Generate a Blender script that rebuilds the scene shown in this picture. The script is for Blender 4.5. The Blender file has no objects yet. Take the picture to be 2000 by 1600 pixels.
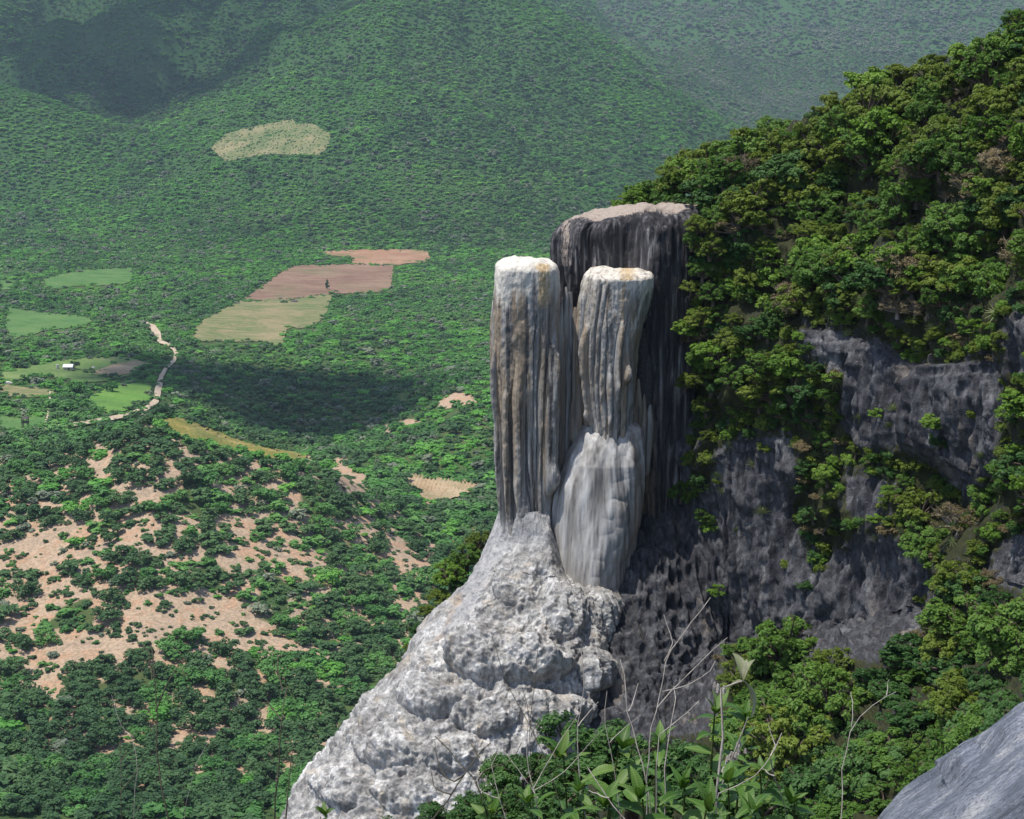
import bpy, bmesh, math, random
import numpy as np
from mathutils import Vector, Matrix, Euler
from mathutils.bvhtree import BVHTree
from mathutils.geometry import delaunay_2d_cdt

scene = bpy.context.scene
COL = scene.collection
rng = np.random.default_rng(7)
random.seed(7)
R = math.radians

# ------------------------------------------------------------------ camera
PITCH = R(12.0)
FPX = 3487.0                       # focal length in photograph pixels (2000 wide)
cam_d = bpy.data.cameras.new('camera')
cam = bpy.data.objects.new('camera', cam_d)
COL.objects.link(cam)
cam_d.sensor_width = 36.0
cam_d.sensor_fit = 'HORIZONTAL'
cam_d.lens = 36.0 * FPX / 2000.0
cam_d.clip_start = 0.1
cam_d.clip_end = 40000
cam.location = (0, 0, 0)
cam.rotation_euler = (R(90) - PITCH, 0, 0)
scene.camera = cam

# ------------------------------------------------------------------ sky and sun
SUN = Vector((-0.30, -0.09, 0.92)).normalized()
SUN_EL = math.asin(SUN.z)
SUN_AZ = math.atan2(SUN.x, SUN.y)          # clockwise from +Y
world = bpy.data.worlds.new('World')
scene.world = world
world.use_nodes = True
wn = world.node_tree
wn.nodes.clear()
sky = wn.nodes.new('ShaderNodeTexSky')
sky.sky_type = 'NISHITA'
sky.sun_disc = False
sky.sun_elevation = SUN_EL
sky.sun_rotation = SUN_AZ
sky.altitude = 1800
sky.air_density = 0.75
sky.dust_density = 3.5
sky.ozone_density = 0.6
bg = wn.nodes.new('ShaderNodeBackground')
bg.inputs['Strength'].default_value = 0.15
wo = wn.nodes.new('ShaderNodeOutputWorld')
wn.links.new(sky.outputs[0], bg.inputs[0])
wn.links.new(bg.outputs[0], wo.inputs[0])
sun_d = bpy.data.lights.new('sun', 'SUN')
sun_d.energy = 3.3
sun_d.angle = R(0.55)
sun_d.color = (1.0, 0.955, 0.88)
sun = bpy.data.objects.new('sun', sun_d)
COL.objects.link(sun)
sun.rotation_euler = (-SUN).to_track_quat('-Z', 'Y').to_euler()
scene.view_settings.view_transform = 'Standard'
scene.view_settings.look = 'None'
scene.view_settings.gamma = 1.0
scene.view_settings.exposure = 0.68
scene.view_settings.use_curve_mapping = False
scene.cycles.max_bounces = 5
scene.cycles.diffuse_bounces = 3
scene.cycles.glossy_bounces = 2
scene.cycles.transmission_bounces = 2
scene.cycles.transparent_max_bounces = 12
scene.cycles.volume_bounces = 0
scene.cycles.caustics_reflective = False
scene.cycles.caustics_refractive = False

# ------------------------------------------------------------------ helpers
def ray(px, py):
    c, s = math.cos(PITCH), math.sin(PITCH)
    u = 800.0 - py
    return np.array([px - 1000.0, FPX * c + u * s, -FPX * s + u * c])

def P(px, py, Y):
    """World point seen at a photograph pixel, Y metres ahead."""
    d = ray(px, py)
    return d * (Y / d[1])

def project(p):
    """World points (n,3) to photograph pixels."""
    c, s = math.cos(PITCH), math.sin(PITCH)
    p = np.asarray(p, float)
    f = p[:, 1] * c - p[:, 2] * s
    u = p[:, 1] * s + p[:, 2] * c
    f = np.maximum(f, 1e-3)
    return 1000 + FPX * p[:, 0] / f, 800 - FPX * u / f

def hash3(i, j, k, seed):
    h = (i.astype(np.int64) * 374761393 + j.astype(np.int64) * 668265263 + k.astype(np.int64) * 2147483647 + seed * 1274126177) & 0xFFFFFFFF
    h = ((h ^ (h >> 13)) * 1274126177) & 0xFFFFFFFF
    h = ((h ^ (h >> 16)) * 2246822519) & 0xFFFFFFFF
    return h ^ (h >> 15)

def rnd3(i, j, k, seed):
    return hash3(i, j, k, seed).astype(np.float64) / 4294967295.0

def vnoise(p, seed=0):
    """Smooth value noise in -1..1, p (n,3)."""
    f = np.floor(p)
    t = p - f
    t = t * t * t * (t * (t * 6 - 15) + 10)
    i, j, k = f[:, 0].astype(np.int64), f[:, 1].astype(np.int64), f[:, 2].astype(np.int64)
    out = 0
    for a in (0, 1):
        wa = t[:, 0] if a else 1 - t[:, 0]
        for b in (0, 1):
            wb = t[:, 1] if b else 1 - t[:, 1]
            for c in (0, 1):
                wc = t[:, 2] if c else 1 - t[:, 2]
                out = out + rnd3(i + a, j + b, k + c, seed) * wa * wb * wc
    return out * 2 - 1

def fbm(p, octs=4, seed=0, gain=0.5, lac=2.03):
    a, s, out = 1.0, 0.0, 0
    q = np.array(p, float)
    for o in range(octs):
        out = out + a * vnoise(q, seed + o * 17)
        s += a
        a *= gain
        q = q * lac + 13.7
    return out / s

def worley(p, seed=0):
    f = np.floor(p)
    i, j, k = f[:, 0].astype(np.int64), f[:, 1].astype(np.int64), f[:, 2].astype(np.int64)
    best = np.full(len(p), 9.0)
    for a in (-1, 0, 1):
        for b in (-1, 0, 1):
            for c in (-1, 0, 1):
                ia, jb, kc = i + a, j + b, k + c
                x = ia + rnd3(ia, jb, kc, seed) - p[:, 0]
                y = jb + rnd3(ia, jb, kc, seed + 1) - p[:, 1]
                z = kc + rnd3(ia, jb, kc, seed + 2) - p[:, 2]
                best = np.minimum(best, x * x + y * y + z * z)
    return np.sqrt(best)

def knobs(p, scale, seed):
    """Rounded nodules: 1 at a knob's top, 0 in the creases."""
    w = np.clip(worley(p / scale, seed), 0, 1)
    return np.sqrt(np.clip(1 - w * w, 0, 1))

def pl(x, pts):
    """Smooth interpolation through (x, value) pairs."""
    pts = sorted(pts)
    xs = np.array([a for a, b in pts], float)
    ys = np.array([b for a, b in pts], float)
    m = np.zeros_like(ys)
    d = np.diff(ys) / np.diff(xs)
    m[0], m[-1] = d[0], d[-1]
    for q in range(1, len(ys) - 1):
        m[q] = 0 if d[q - 1] * d[q] <= 0 else 2 * d[q - 1] * d[q] / (d[q - 1] + d[q])
    x = np.clip(np.asarray(x, float), xs[0], xs[-1])
    k = np.clip(np.searchsorted(xs, x, side='right') - 1, 0, len(xs) - 2)
    h = xs[k + 1] - xs[k]
    t = (x - xs[k]) / h
    return ((2 * t**3 - 3 * t**2 + 1) * ys[k] + (t**3 - 2 * t**2 + t) * h * m[k]
            + (-2 * t**3 + 3 * t**2) * ys[k + 1] + (t**3 - t**2) * h * m[k + 1])

def smooth(a, b, x):
    t = np.clip((np.asarray(x, float) - a) / (b - a), 0, 1)
    return t * t * (3 - 2 * t)

def mesh_np(name, verts, faces, mat=None, smooth_shade=True, attrs=None):
    """faces: (n,3) or (n,4) int array."""
    me = bpy.data.meshes.new(name)
    verts = np.ascontiguousarray(verts, dtype=np.float32)
    faces = np.ascontiguousarray(faces, dtype=np.int32)
    k = faces.shape[1]
    me.vertices.add(len(verts))
    me.vertices.foreach_set('co', verts.ravel())
    me.loops.add(faces.size)
    me.loops.foreach_set('vertex_index', faces.ravel())
    me.polygons.add(len(faces))
    me.polygons.foreach_set('loop_start', np.arange(0, faces.size, k, dtype=np.int32))
    me.polygons.foreach_set('loop_total', np.full(len(faces), k, dtype=np.int32))
    me.polygons.foreach_set('use_smooth', np.full(len(faces), smooth_shade))
    me.update(calc_edges=True)
    me.validate()
    if attrs:
        for an, av in attrs.items():
            at = me.attributes.new(an, 'FLOAT', 'POINT')
            at.data.foreach_set('value', np.ascontiguousarray(av, dtype=np.float32))
    if mat:
        me.materials.append(mat)
    return me

def link(name, data, parent=None, label=None, cat=None, group=None, kind=None, loc=None):
    o = bpy.data.objects.new(name, data)
    COL.objects.link(o)
    if parent is not None:
        o.parent = parent
    if loc is not None:
        o.location = loc
    if label: o['label'] = label
    if cat: o['category'] = cat
    if group: o['group'] = group
    if kind: o['kind'] = kind
    return o

def grid_faces(nu, nv, wrap_u=False):
    """Quads of a grid stored as index v*nu+u."""
    us = np.arange(nu if wrap_u else nu - 1)
    vs = np.arange(nv - 1)
    U, V = np.meshgrid(us, vs)
    U, V = U.ravel(), V.ravel()
    U2 = (U + 1) % nu
    return np.stack([V * nu + U, V * nu + U2, (V + 1) * nu + U2, (V + 1) * nu + U], 1)

def grid_normals(g):
    """g (nv,nu,3) -> unit normals (nv,nu,3)."""
    du = np.gradient(g, axis=1)
    dv = np.gradient(g, axis=0)
    n = np.cross(du, dv)
    return n / np.maximum(np.linalg.norm(n, axis=2, keepdims=True), 1e-9)

def tube_mesh(paths, sides=5):
    """paths: list of (points (n,3), radii (n,)). Returns verts, quad faces."""
    V, F, off = [], [], 0
    for pts, rad in paths:
        pts = np.asarray(pts, float)
        n = len(pts)
        tan = np.gradient(pts, axis=0)
        tan /= np.maximum(np.linalg.norm(tan, axis=1, keepdims=True), 1e-9)
        ref = np.array([0.31, 0.93, 0.17])
        a = np.cross(tan, ref)
        a /= np.maximum(np.linalg.norm(a, axis=1, keepdims=True), 1e-9)
        b = np.cross(tan, a)
        ang = np.arange(sides) * 2 * math.pi / sides
        ring = (np.cos(ang)[None, :, None] * a[:, None, :] + np.sin(ang)[None, :, None] * b[:, None, :]) * np.asarray(rad)[:, None, None]
        V.append((pts[:, None, :] + ring).reshape(-1, 3))
        F.append(grid_faces(sides, n, True) + off)
        off += n * sides
    return np.concatenate(V), np.concatenate(F)

# ------------------------------------------------------------------ materials
class NT:
    def __init__(self, name):
        self.m = bpy.data.materials.new(name)
        self.m.use_nodes = True
        self.t = self.m.node_tree
        self.t.nodes.clear()
        self.out = self.t.nodes.new('ShaderNodeOutputMaterial')
    def n(self, typ, **kw):
        nd = self.t.nodes.new(typ)
        for k, v in kw.items():
            if k.startswith('i_'):
                key = k[2:]
                key = int(key) if key.isdigit() else key
                if hasattr(v, 'is_output'):
                    self.t.links.new(v, nd.inputs[key])
                else:
                    nd.inputs[key].default_value = v
            else:
                setattr(nd, k, v)
        return nd
    def l(self, a, b): self.t.links.new(a, b)
    def coord(self, scale=(1, 1, 1), kind='pos', rot=(0, 0, 0), loc=(0, 0, 0)):
        if kind == 'pos':
            src = self.n('ShaderNodeNewGeometry').outputs['Position']
        else:
            src = self.n('ShaderNodeTexCoord').outputs['Object']
        mp = self.n('ShaderNodeMapping')
        mp.inputs['Scale'].default_value = scale
        mp.inputs['Rotation'].default_value = rot
        mp.inputs['Location'].default_value = loc
        self.l(src, mp.inputs['Vector'])
        return mp.outputs[0]
    def noise(self, vec, scale, detail=4, rough=0.55, dist=0.0):
        nd = self.n('ShaderNodeTexNoise')
        nd.inputs['Scale'].default_value = scale
        nd.inputs['Detail'].default_value = detail
        nd.inputs['Roughness'].default_value = rough
        nd.inputs['Distortion'].default_value = dist
        self.l(vec, nd.inputs['Vector'])
        return nd.outputs['Fac']
    def voro(self, vec, scale, feature='F1'):
        nd = self.n('ShaderNodeTexVoronoi')
        nd.feature = feature
        nd.inputs['Scale'].default_value = scale
        self.l(vec, nd.inputs['Vector'])
        return nd.outputs['Distance']
    def ramp(self, fac, stops):
        nd = self.n('ShaderNodeValToRGB')
        el = nd.color_ramp.elements
        while len(el) > 1: el.remove(el[-1])
        for q, (p, c) in enumerate(stops):
            e = el[0] if q == 0 else el.new(p)
            e.position = p
            if not isinstance(c, (tuple, list)): c = (c, c, c)
            e.color = (c[0], c[1], c[2], 1)
        self.l(fac, nd.inputs['Fac'])
        return nd.outputs['Color']
    def mix(self, fac, a, b, mode='MIX'):
        nd = self.n('ShaderNodeMix')
        nd.data_type = 'RGBA'
        nd.blend_type = mode
        def put(v, s):
            if hasattr(v, 'is_output'): self.l(v, s)
            elif isinstance(v, (tuple, list)): s.default_value = (v[0], v[1], v[2], 1)
            else: s.default_value = v
        put(fac, nd.inputs[0]); put(a, nd.inputs[6]); put(b, nd.inputs[7])
        return nd.outputs[2]
    def math(self, op, a, b=0.0, clamp=False):
        nd = self.n('ShaderNodeMath')
        nd.operation = op
        nd.use_clamp = clamp
        for v, s in ((a, nd.inputs[0]), (b, nd.inputs[1])):
            if hasattr(v, 'is_output'): self.l(v, s)
            else: s.default_value = v
        return nd.outputs[0]
    def attr(self, name):
        nd = self.n('ShaderNodeAttribute')
        nd.attribute_name = name
        return nd.outputs['Fac']
    def bump(self, h, strength, dist, prev=None):
        nd = self.n('ShaderNodeBump')
        nd.inputs['Strength'].default_value = strength
        nd.inputs['Distance'].default_value = dist
        self.l(h, nd.inputs['Height'])
        if prev is not None: self.l(prev, nd.inputs['Normal'])
        return nd.outputs[0]
    def surf(self, col, rough=0.9, spec=0.2, normal=None):
        b = self.n('ShaderNodeBsdfPrincipled')
        if hasattr(col, 'is_output'): self.l(col, b.inputs['Base Color'])
        else: b.inputs['Base Color'].default_value = (*col, 1)
        if hasattr(rough, 'is_output'): self.l(rough, b.inputs['Roughness'])
        else: b.inputs['Roughness'].default_value = rough
        b.inputs['Specular IOR Level'].default_value = spec
        if normal is not None: self.l(normal, b.inputs['Normal'])
        self.l(b.outputs[0], self.out.inputs['Surface'])
        return b

def leaf_mat(name, c1, c2, c3, nscale=0.9, trans=0.28, rough=0.6, spec=0.25, patch=0.0):
    """Foliage: hue varies leaf clump by leaf clump and plant by plant."""
    t = NT(name)
    rnd = t.n('ShaderNodeObjectInfo').outputs['Random']
    nz = t.noise(t.coord(), nscale, 3, 0.6)
    isl = t.n('ShaderNodeNewGeometry').outputs['Random Per Island']
    f = t.math('ADD', t.math('MULTIPLY', rnd, 0.42), t.math('MULTIPLY', nz, 0.55))
    f = t.math('ADD', f, t.math('MULTIPLY', t.math('SUBTRACT', isl, 0.5), 0.34), True)
    if patch:
        pn = t.noise(t.coord((1, 0.7, 1)), patch, 4, 0.6)
        f = t.math('ADD', f, t.math('MULTIPLY', t.math('SUBTRACT', pn, 0.5), 1.7), True)
    col = t.ramp(f, [(0.12, c1), (0.5, c2), (0.88, c3)])
    b = t.n('ShaderNodeBsdfPrincipled')
    t.l(col, b.inputs['Base Color'])
    b.inputs['Roughness'].default_value = rough
    b.inputs['Specular IOR Level'].default_value = spec
    tr = t.n('ShaderNodeBsdfTranslucent')
    t.l(t.mix(0.35, col, (0.9, 1.0, 0.25), 'MULTIPLY'), tr.inputs['Color'])
    mx = t.n('ShaderNodeMixShader')
    mx.inputs[0].default_value = trans
    t.l(b.outputs[0], mx.inputs[1]); t.l(tr.outputs[0], mx.inputs[2])
    t.l(mx.outputs[0], t.out.inputs['Surface'])
    return t.m

MAT = {}
# cliff foliage
MAT['olive'] = leaf_mat('foliage_olive', (0.102, 0.154, 0.019), (0.150, 0.214, 0.029), (0.222, 0.282, 0.048), 0.9, 0.38)
MAT['green'] = leaf_mat('foliage_green', (0.062, 0.142, 0.022), (0.098, 0.198, 0.031), (0.162, 0.270, 0.048), 0.9, 0.38)
MAT['deep'] = leaf_mat('foliage_deep', (0.034, 0.094, 0.022), (0.055, 0.132, 0.031), (0.098, 0.187, 0.048), 0.9, 0.33)
MAT['fresh'] = leaf_mat('foliage_fresh', (0.102, 0.204, 0.024), (0.154, 0.274, 0.036), (0.228, 0.348, 0.060), 0.9, 0.38)
MAT['dry'] = leaf_mat('foliage_dry', (0.130, 0.105, 0.055), (0.180, 0.148, 0.075), (0.250, 0.190, 0.095))
MAT['agave'] = leaf_mat('foliage_agave', (0.095, 0.130, 0.048), (0.155, 0.190, 0.070), (0.235, 0.245, 0.095), trans=0.1)
# valley foliage
MAT['hill'] = leaf_mat('foliage_hillside', (0.058, 0.165, 0.040), (0.088, 0.230, 0.054), (0.140, 0.300, 0.072), 0.05, 0.3, patch=0.009)
MAT['hill_dark'] = leaf_mat('foliage_hillside_dark', (0.038, 0.092, 0.034), (0.060, 0.132, 0.044), (0.092, 0.175, 0.058), 0.05, 0.25, patch=0.009)
MAT['hill_bright'] = leaf_mat('foliage_hillside_bright', (0.090, 0.270, 0.045), (0.135, 0.360, 0.060), (0.200, 0.430, 0.080), 0.02, 0.35, patch=0.009)
MAT['hill_grey'] = leaf_mat('foliage_hillside_grey', (0.130, 0.165, 0.110), (0.180, 0.220, 0.145), (0.240, 0.275, 0.175), 0.03, 0.25, patch=0.009)

def bark_mat(name, c1, c2):
    t = NT(name)
    f = t.noise(t.coord((9, 9, 2.5), 'obj'), 4, 5, 0.6)
    t.surf(t.ramp(f, [(0.3, c1), (0.7, c2)]), 0.95, 0.1, t.bump(f, 0.5, 0.02))
    return t.m
MAT['bark'] = bark_mat('bark', (0.06, 0.045, 0.032), (0.17, 0.135, 0.105))
MAT['bark_pale'] = bark_mat('bark_pale', (0.16, 0.13, 0.10), (0.36, 0.31, 0.26))

# ------------------------------------------------------------------ the valley and its hills
def m_of(px, py):
    d = ray(px, py)
    return d[2] / math.hypot(d[0], d[1])

TR = [60, 250, 380, 460, 560, 660, 720, 800, 900, 1000, 1150, 1300, 1500, 1800, 2100, 2500, 3200]
TC = {   # image column: image row of the ground at each distance above, from 380 m on
    -700: [1600, 1460, 1200, 930, 880, 840, 790, 750, 690, 640, 585, 515, 460, 405, 350],
    0:    [1600, 1460, 1180, 915, 868, 825, 778, 738, 682, 632, 577, 511, 456, 402, 345],
    150:  [1600, 1450, 1150, 868, 868, 826, 782, 742, 684, 634, 579, 512, 456, 402, 345],
    300:  [1600, 1440, 1120, 818, 858, 838, 792, 750, 690, 640, 583, 514, 456, 402, 345],
    450:  [1600, 1435, 1130, 858, 915, 890, 850, 800, 712, 642, 583, 514, 456, 402, 345],
    600:  [1600, 1430, 1150, 895, 940, 912, 872, 832, 722, 650, 586, 514, 456, 402, 345],
    750:  [1600, 1430, 1180, 988, 955, 905, 855, 806, 722, 652, 588, 514, 456, 402, 345],
    900:  [1600, 1430, 1200, 1040, 985, 890, 795, 748, 706, 652, 590, 514, 456, 402, 345],
    1150: [1600, 1430, 1200, 1040, 970, 860, 770, 735, 700, 652, 590, 514, 456, 402, 345],
    2700: [1600, 1430, 1200, 1040, 970, 860, 770, 735, 700, 652, 590, 514, 456, 402, 345],
}
tcx = np.array(sorted(TC), float)
tab = []
for c in sorted(TC):
    tab.append([-75.0, -150.0] + [m_of(c, y) * r for y, r in zip(TC[c], TR[2:])])
tab = np.array(tab)                                  # columns x distances

NT_, NR_ = 520, 640
th_max = R(30)
TH = np.linspace(-th_max, th_max, NT_)
RR = 60 * (11000 / 60) ** (np.linspace(0, 1, NR_))
# denser in distance where the near hills are
RR = np.interp(np.linspace(0, 1, NR_), [0, .04, .55, .86, 1], [60, 330, 1350, 3600, 11000])
PXT = 1000 + np.tan(TH) * FPX * math.cos(PITCH)      # image column of an azimuth
base = np.zeros((NT_, NR_))
prof = np.array([pl(RR, list(zip(TR, row))) for row in tab])     # each control column at every distance
for j in range(NR_):
    base[:, j] = pl(PXT, list(zip(tcx, prof[:, j])))
X = np.sin(TH)[:, None] * RR[None, :]
Y = np.cos(TH)[:, None] * RR[None, :]
flat = np.stack([X.ravel(), Y.ravel(), np.zeros(X.size)], 1)

def hill(px, r, z, kxl, kxr, kyf, kyb=0.6, rnd=30.0, skew=0.0):
    th = math.atan((px - 1000) / (FPX * math.cos(PITCH)))
    xa, ya = r * math.sin(th), r * math.cos(th)
    dx, dy = X - xa, Y - ya
    dx = dx + skew * dy
    a = np.where(dx < 0, kxl * dx, kxr * dx)
    b = np.where(dy < 0, kyf * dy, kyb * dy)
    return z - (np.sqrt(a * a + b * b + rnd * rnd) - rnd)

gul = fbm(flat * np.array([1 / 420., 1 / 420., 1]), 5, 3).reshape(X.shape)
gul2 = 1 - np.abs(fbm(flat * np.array([1 / 260., 1 / 330., 1]), 4, 31).reshape(X.shape)) * 2
rough = fbm(flat * np.array([1 / 70., 1 / 70., 1]), 4, 11).reshape(X.shape)
HM = hill(885, 3150, 95, 0.52, 0.62, 0.31, rnd=40)
HL = hill(480, 4400, 315, 0.55, 0.40, 0.36, rnd=60)
HR = hill(1750, 7000, 560, 0.24, 0.24, 0.26, rnd=80)
HS = hill(-60, 2750, -70, 0.35, 0.36, 0.5, rnd=30)
HF = hill(-900, 8600, 420, 0.02, 0.02, 0.30, rnd=80)
Z = base.copy()
for H, amp, g2 in ((HS, 14, 8), (HM, 46, 34), (HL, 90, 95), (HR, 60, 40), (HF, 60, 40)):
    up = np.clip((H + 260) / 200, 0, 1)
    H = H + up * (amp * gul + g2 * (gul2 - 0.45))
    k = 14.0
    Z = np.maximum(Z, H) + k * np.log1p(np.exp(-np.abs(Z - H) / k)) * smooth(1500, 2100, RR)[None, :]
near_w = smooth(300, 500, RR) * (1 - 0.35 * smooth(900, 1400, RR))
Z += rough * 5.0 * near_w[None, :] * np.where(RR > 1800, 1.4, 1.0)[None, :]
Z += fbm(flat * np.array([1 / 18., 1 / 18., 1]), 3, 41).reshape(X.shape) * 1.1 * smooth(300, 420, RR)[None, :] * (1 - smooth(800, 1000, RR))[None, :]
ELEV = Z / RR[None, :]
ELMAX = np.maximum.accumulate(ELEV, axis=1)          # highest sight line so far, per azimuth

def ground_at(th, r):
    """Height of the ground at azimuths and distances (bilinear)."""
    ti = np.clip((np.asarray(th) + th_max) / (2 * th_max) * (NT_ - 1), 0, NT_ - 1.001)
    rj = np.clip(np.interp(r, RR, np.arange(NR_)), 0, NR_ - 1.001)
    i, j = ti.astype(int), rj.astype(int)
    a, b = ti - i, rj - j
    return (Z[i, j] * (1 - a) * (1 - b) + Z[i + 1, j] * a * (1 - b) + Z[i, j + 1] * (1 - a) * b + Z[i + 1, j + 1] * a * b)

def ground_hit(px, py):
    """Where the sight line through a pixel first meets the valley ground."""
    d = ray(px, py)
    th = math.atan2(d[0], d[1])
    m = d[2] / math.hypot(d[0], d[1])
    zz = ground_at(np.full(NR_, th), RR)
    j = int(np.argmax(zz / RR >= m))
    if j < 1: j = 1
    a = zz[j - 1] - m * RR[j - 1]
    b = zz[j] - m * RR[j]
    t = a / (a - b) if a != b else 0
    r = RR[j - 1] + t * (RR[j] - RR[j - 1])
    return np.array([r * math.sin(th), r * math.cos(th), m * r])

TPX, TPY = project(np.stack([X.ravel(), Y.ravel(), Z.ravel()], 1))
TPX, TPY = TPX.reshape(X.shape), TPY.reshape(X.shape)

def inside(poly, x, y):
    x, y = np.asarray(x, float), np.asarray(y, float)
    res = np.zeros(x.shape, bool)
    n = len(poly)
    for q in range(n):
        x1, y1 = poly[q]
        x2, y2 = poly[(q + 1) % n]
        c = ((y1 > y) != (y2 > y)) & (x < (x2 - x1) * (y - y1) / (y2 - y1 + 1e-12) + x1)
        res ^= c
    return res

# where the slope is bare earth (ground features of the place, given as the photograph shows them)
BARE = [(100, 1330, 55, 50), (60, 1290, 40, 30), (190, 1265, 90, 45), (270, 1215, 90, 40), (330, 1190, 80, 30), (420, 1195, 70, 35),
        (330, 1100, 70, 25), (250, 1075, 70, 25), (180, 1030, 50, 22), (70, 1085, 60, 40), (130, 1140, 70, 30), (470, 1150, 40, 40),
        (475, 1040, 20, 45), (575, 1095, 35, 25), (600, 1180, 40, 25), (640, 1230, 30, 20), (520, 1240, 40, 20), (340, 940, 18, 45),
        (275, 968, 40, 18), (200, 910, 30, 18), (265, 915, 20, 14), (680, 960, 40, 25), (665, 915, 25, 22), (715, 1035, 25, 30),
        (785, 1090, 26, 75), (800, 1175, 35, 40), (780, 1240, 30, 40), (770, 1050, 28, 20), (830, 1120, 30, 25), (590, 900, 25, 15),
        (450, 1185, 60, 30), (380, 1230, 60, 30), (110, 1050, 50, 25), (480, 1095, 25, 25), (640, 1150, 25, 20), (600, 1215, 50, 18),
        (900, 780, 35, 14), (800, 828, 26, 10), (760, 845, 16, 18), (870, 790, 20, 8), (560, 1275, 30, 12), (430, 1500, 16, 14),
        (640, 1410, 26, 20), (600, 1440, 20, 12), (700, 935, 22, 12), (300, 1150, 60, 20), (230, 1180, 60, 20), (60, 1190, 30, 14)]
def bare_at(px, py):
    out = np.zeros(np.shape(px))
    for (x, y, a, b) in BARE:
        d = ((px - x) / a) ** 2 + ((py - y) / b) ** 2
        out = np.maximum(out, 1 - smooth(0.55, 1.35, d))
    return out
bare = bare_at(TPX, TPY) * (RR < 1100)[None, :]
nb = fbm(flat * np.array([1 / 22., 1 / 22., 1]), 4, 77).reshape(X.shape)
zone = smooth(985, 1060, TPY) * (1 - smooth(1250, 1330, TPY)) * (1 - smooth(600, 720, TPX))
bare = np.clip(np.maximum(bare * 0.9, zone * smooth(-0.30, 0.05, nb)) * (RR < 1100)[None, :], 0, 1)
bare_soft = np.clip(bare + 0.85 * smooth(-0.45, 0.0, nb) * (RR < 720)[None, :] * (RR > 420)[None, :], 0, 1)

t = NT('valley_ground')
soil = t.attr('soil')
pos = t.coord()
n1 = t.noise(pos, 0.12, 6, 0.65)
n2 = t.noise(pos, 0.9, 5, 0.7)
n3 = t.noise(pos, 0.012, 4, 0.5)
earth = t.ramp(n1, [(0.25, (0.30, 0.205, 0.145)), (0.40, (0.39, 0.285, 0.205)), (0.50, (0.46, 0.335, 0.230)), (0.58, (0.44, 0.265, 0.170)), (0.68, (0.49, 0.335, 0.215)), (0.85, (0.56, 0.45, 0.34))])
earth = t.mix(t.ramp(n2, [(0.42, 0.0), (0.66, 0.85)]), earth, (0.20, 0.165, 0.105))
green = t.ramp(n1, [(0.2, (0.030, 0.060, 0.018)), (0.5, (0.050, 0.090, 0.026)), (0.8, (0.085, 0.125, 0.040))])
green = t.mix(t.ramp(n3, [(0.4, 0.0), (0.7, 0.55)]), green, (0.095, 0.10, 0.045))
green = t.mix(t.ramp(n2, [(0.55, 0.0), (0.75, 0.35)]), green, (0.22, 0.18, 0.11))
green = t.mix(t.attr('wood'), green, t.ramp(n1, [(0.3, (0.030, 0.072, 0.022)), (0.7, (0.048, 0.105, 0.032))]))
sm = t.math('ADD', soil, t.math('MULTIPLY', t.math('SUBTRACT', n2, 0.5), 0.5), True)
col = t.mix(t.ramp(sm, [(0.3, 0.0), (0.6, 1.0)]), green, earth)
t.surf(col, 0.95, 0.1, t.bump(n2, 0.6, 0.8, t.bump(n1, 0.5, 2.0)))
MAT['ground'] = t.m
gv = np.stack([X.ravel(), Y.ravel(), Z.ravel()], 1)
gf = grid_faces(NR_, NT_)[:, ::-1]
link('valley_ground', mesh_np('valley_ground', gv, gf, MAT['ground'], True, {'soil': bare_soft.ravel(), 'wood': np.repeat(smooth(1500, 2300, RR)[None, :], NT_, 0).ravel()}), kind='structure',
     label='wide green valley floor rising into wooded mountains')

# ---- fields and roads, draped on the ground
def field_mat(name, c1, c2, c3, sc=0.06, bump=0.4, streak=None, weed=0.5):
    t = NT(name)
    pos = t.coord()
    a = t.noise(pos, sc, 5, 0.6)
    b = t.noise(pos, sc * 14, 4, 0.65)
    col = t.ramp(t.math('ADD', t.math('MULTIPLY', a, 0.65), t.math('MULTIPLY', b, 0.35)), [(0.36, c1), (0.49, c2), (0.62, c3)])
    w_ = t.noise(t.coord((1, 1, 1), loc=(50, 20, 0)), sc * 0.6, 5, 0.62)
    col = t.mix(t.ramp(w_, [(0.50, 0.0), (0.64, weed)]), col, (0.075, 0.135, 0.040))
    e_ = t.noise(pos, 0.9, 5, 0.7)
    col = t.mix(t.ramp(e_, [(0.40, 0.45), (0.50, 0.0)]), col, tuple(x * 0.45 for x in c1))
    col = t.mix(t.ramp(e_, [(0.56, 0.0), (0.68, 0.5)]), col, c3)
    if streak:
        s = t.noise(t.coord((0.02, 0.25, 1), 'pos', (0, 0, R(streak))), 1.0, 4, 0.6)
        col = t.mix(t.ramp(s, [(0.45, 0.0), (0.62, 0.7)]), col, c3)
    t.surf(col, 0.95, 0.1, t.bump(b, bump, 0.4))
    return t.m
MAT['plough_red'] = field_mat('ploughed_red_earth', (0.145, 0.085, 0.058), (0.195, 0.118, 0.080), (0.26, 0.175, 0.120), 0.03, 0.5, 12)
MAT['plough_orange'] = field_mat('ploughed_orange_earth', (0.24, 0.135, 0.082), (0.31, 0.178, 0.108), (0.36, 0.235, 0.155), 0.03, 0.5)
MAT['stubble'] = field_mat('stubble_field', (0.085, 0.145, 0.045), (0.145, 0.165, 0.065), (0.28, 0.22, 0.125), 0.025, 0.4, 8)
MAT['meadow'] = field_mat('meadow', (0.090, 0.165, 0.045), (0.140, 0.215, 0.060), (0.24, 0.26, 0.11), 0.03)
MAT['meadow_vivid'] = field_mat('vivid_meadow', (0.085, 0.195, 0.035), (0.115, 0.235, 0.042), (0.165, 0.26, 0.060), 0.04)
MAT['crop'] = field_mat('crop_rows', (0.055, 0.130, 0.036), (0.085, 0.175, 0.048), (0.13, 0.20, 0.065), 0.04)
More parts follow.
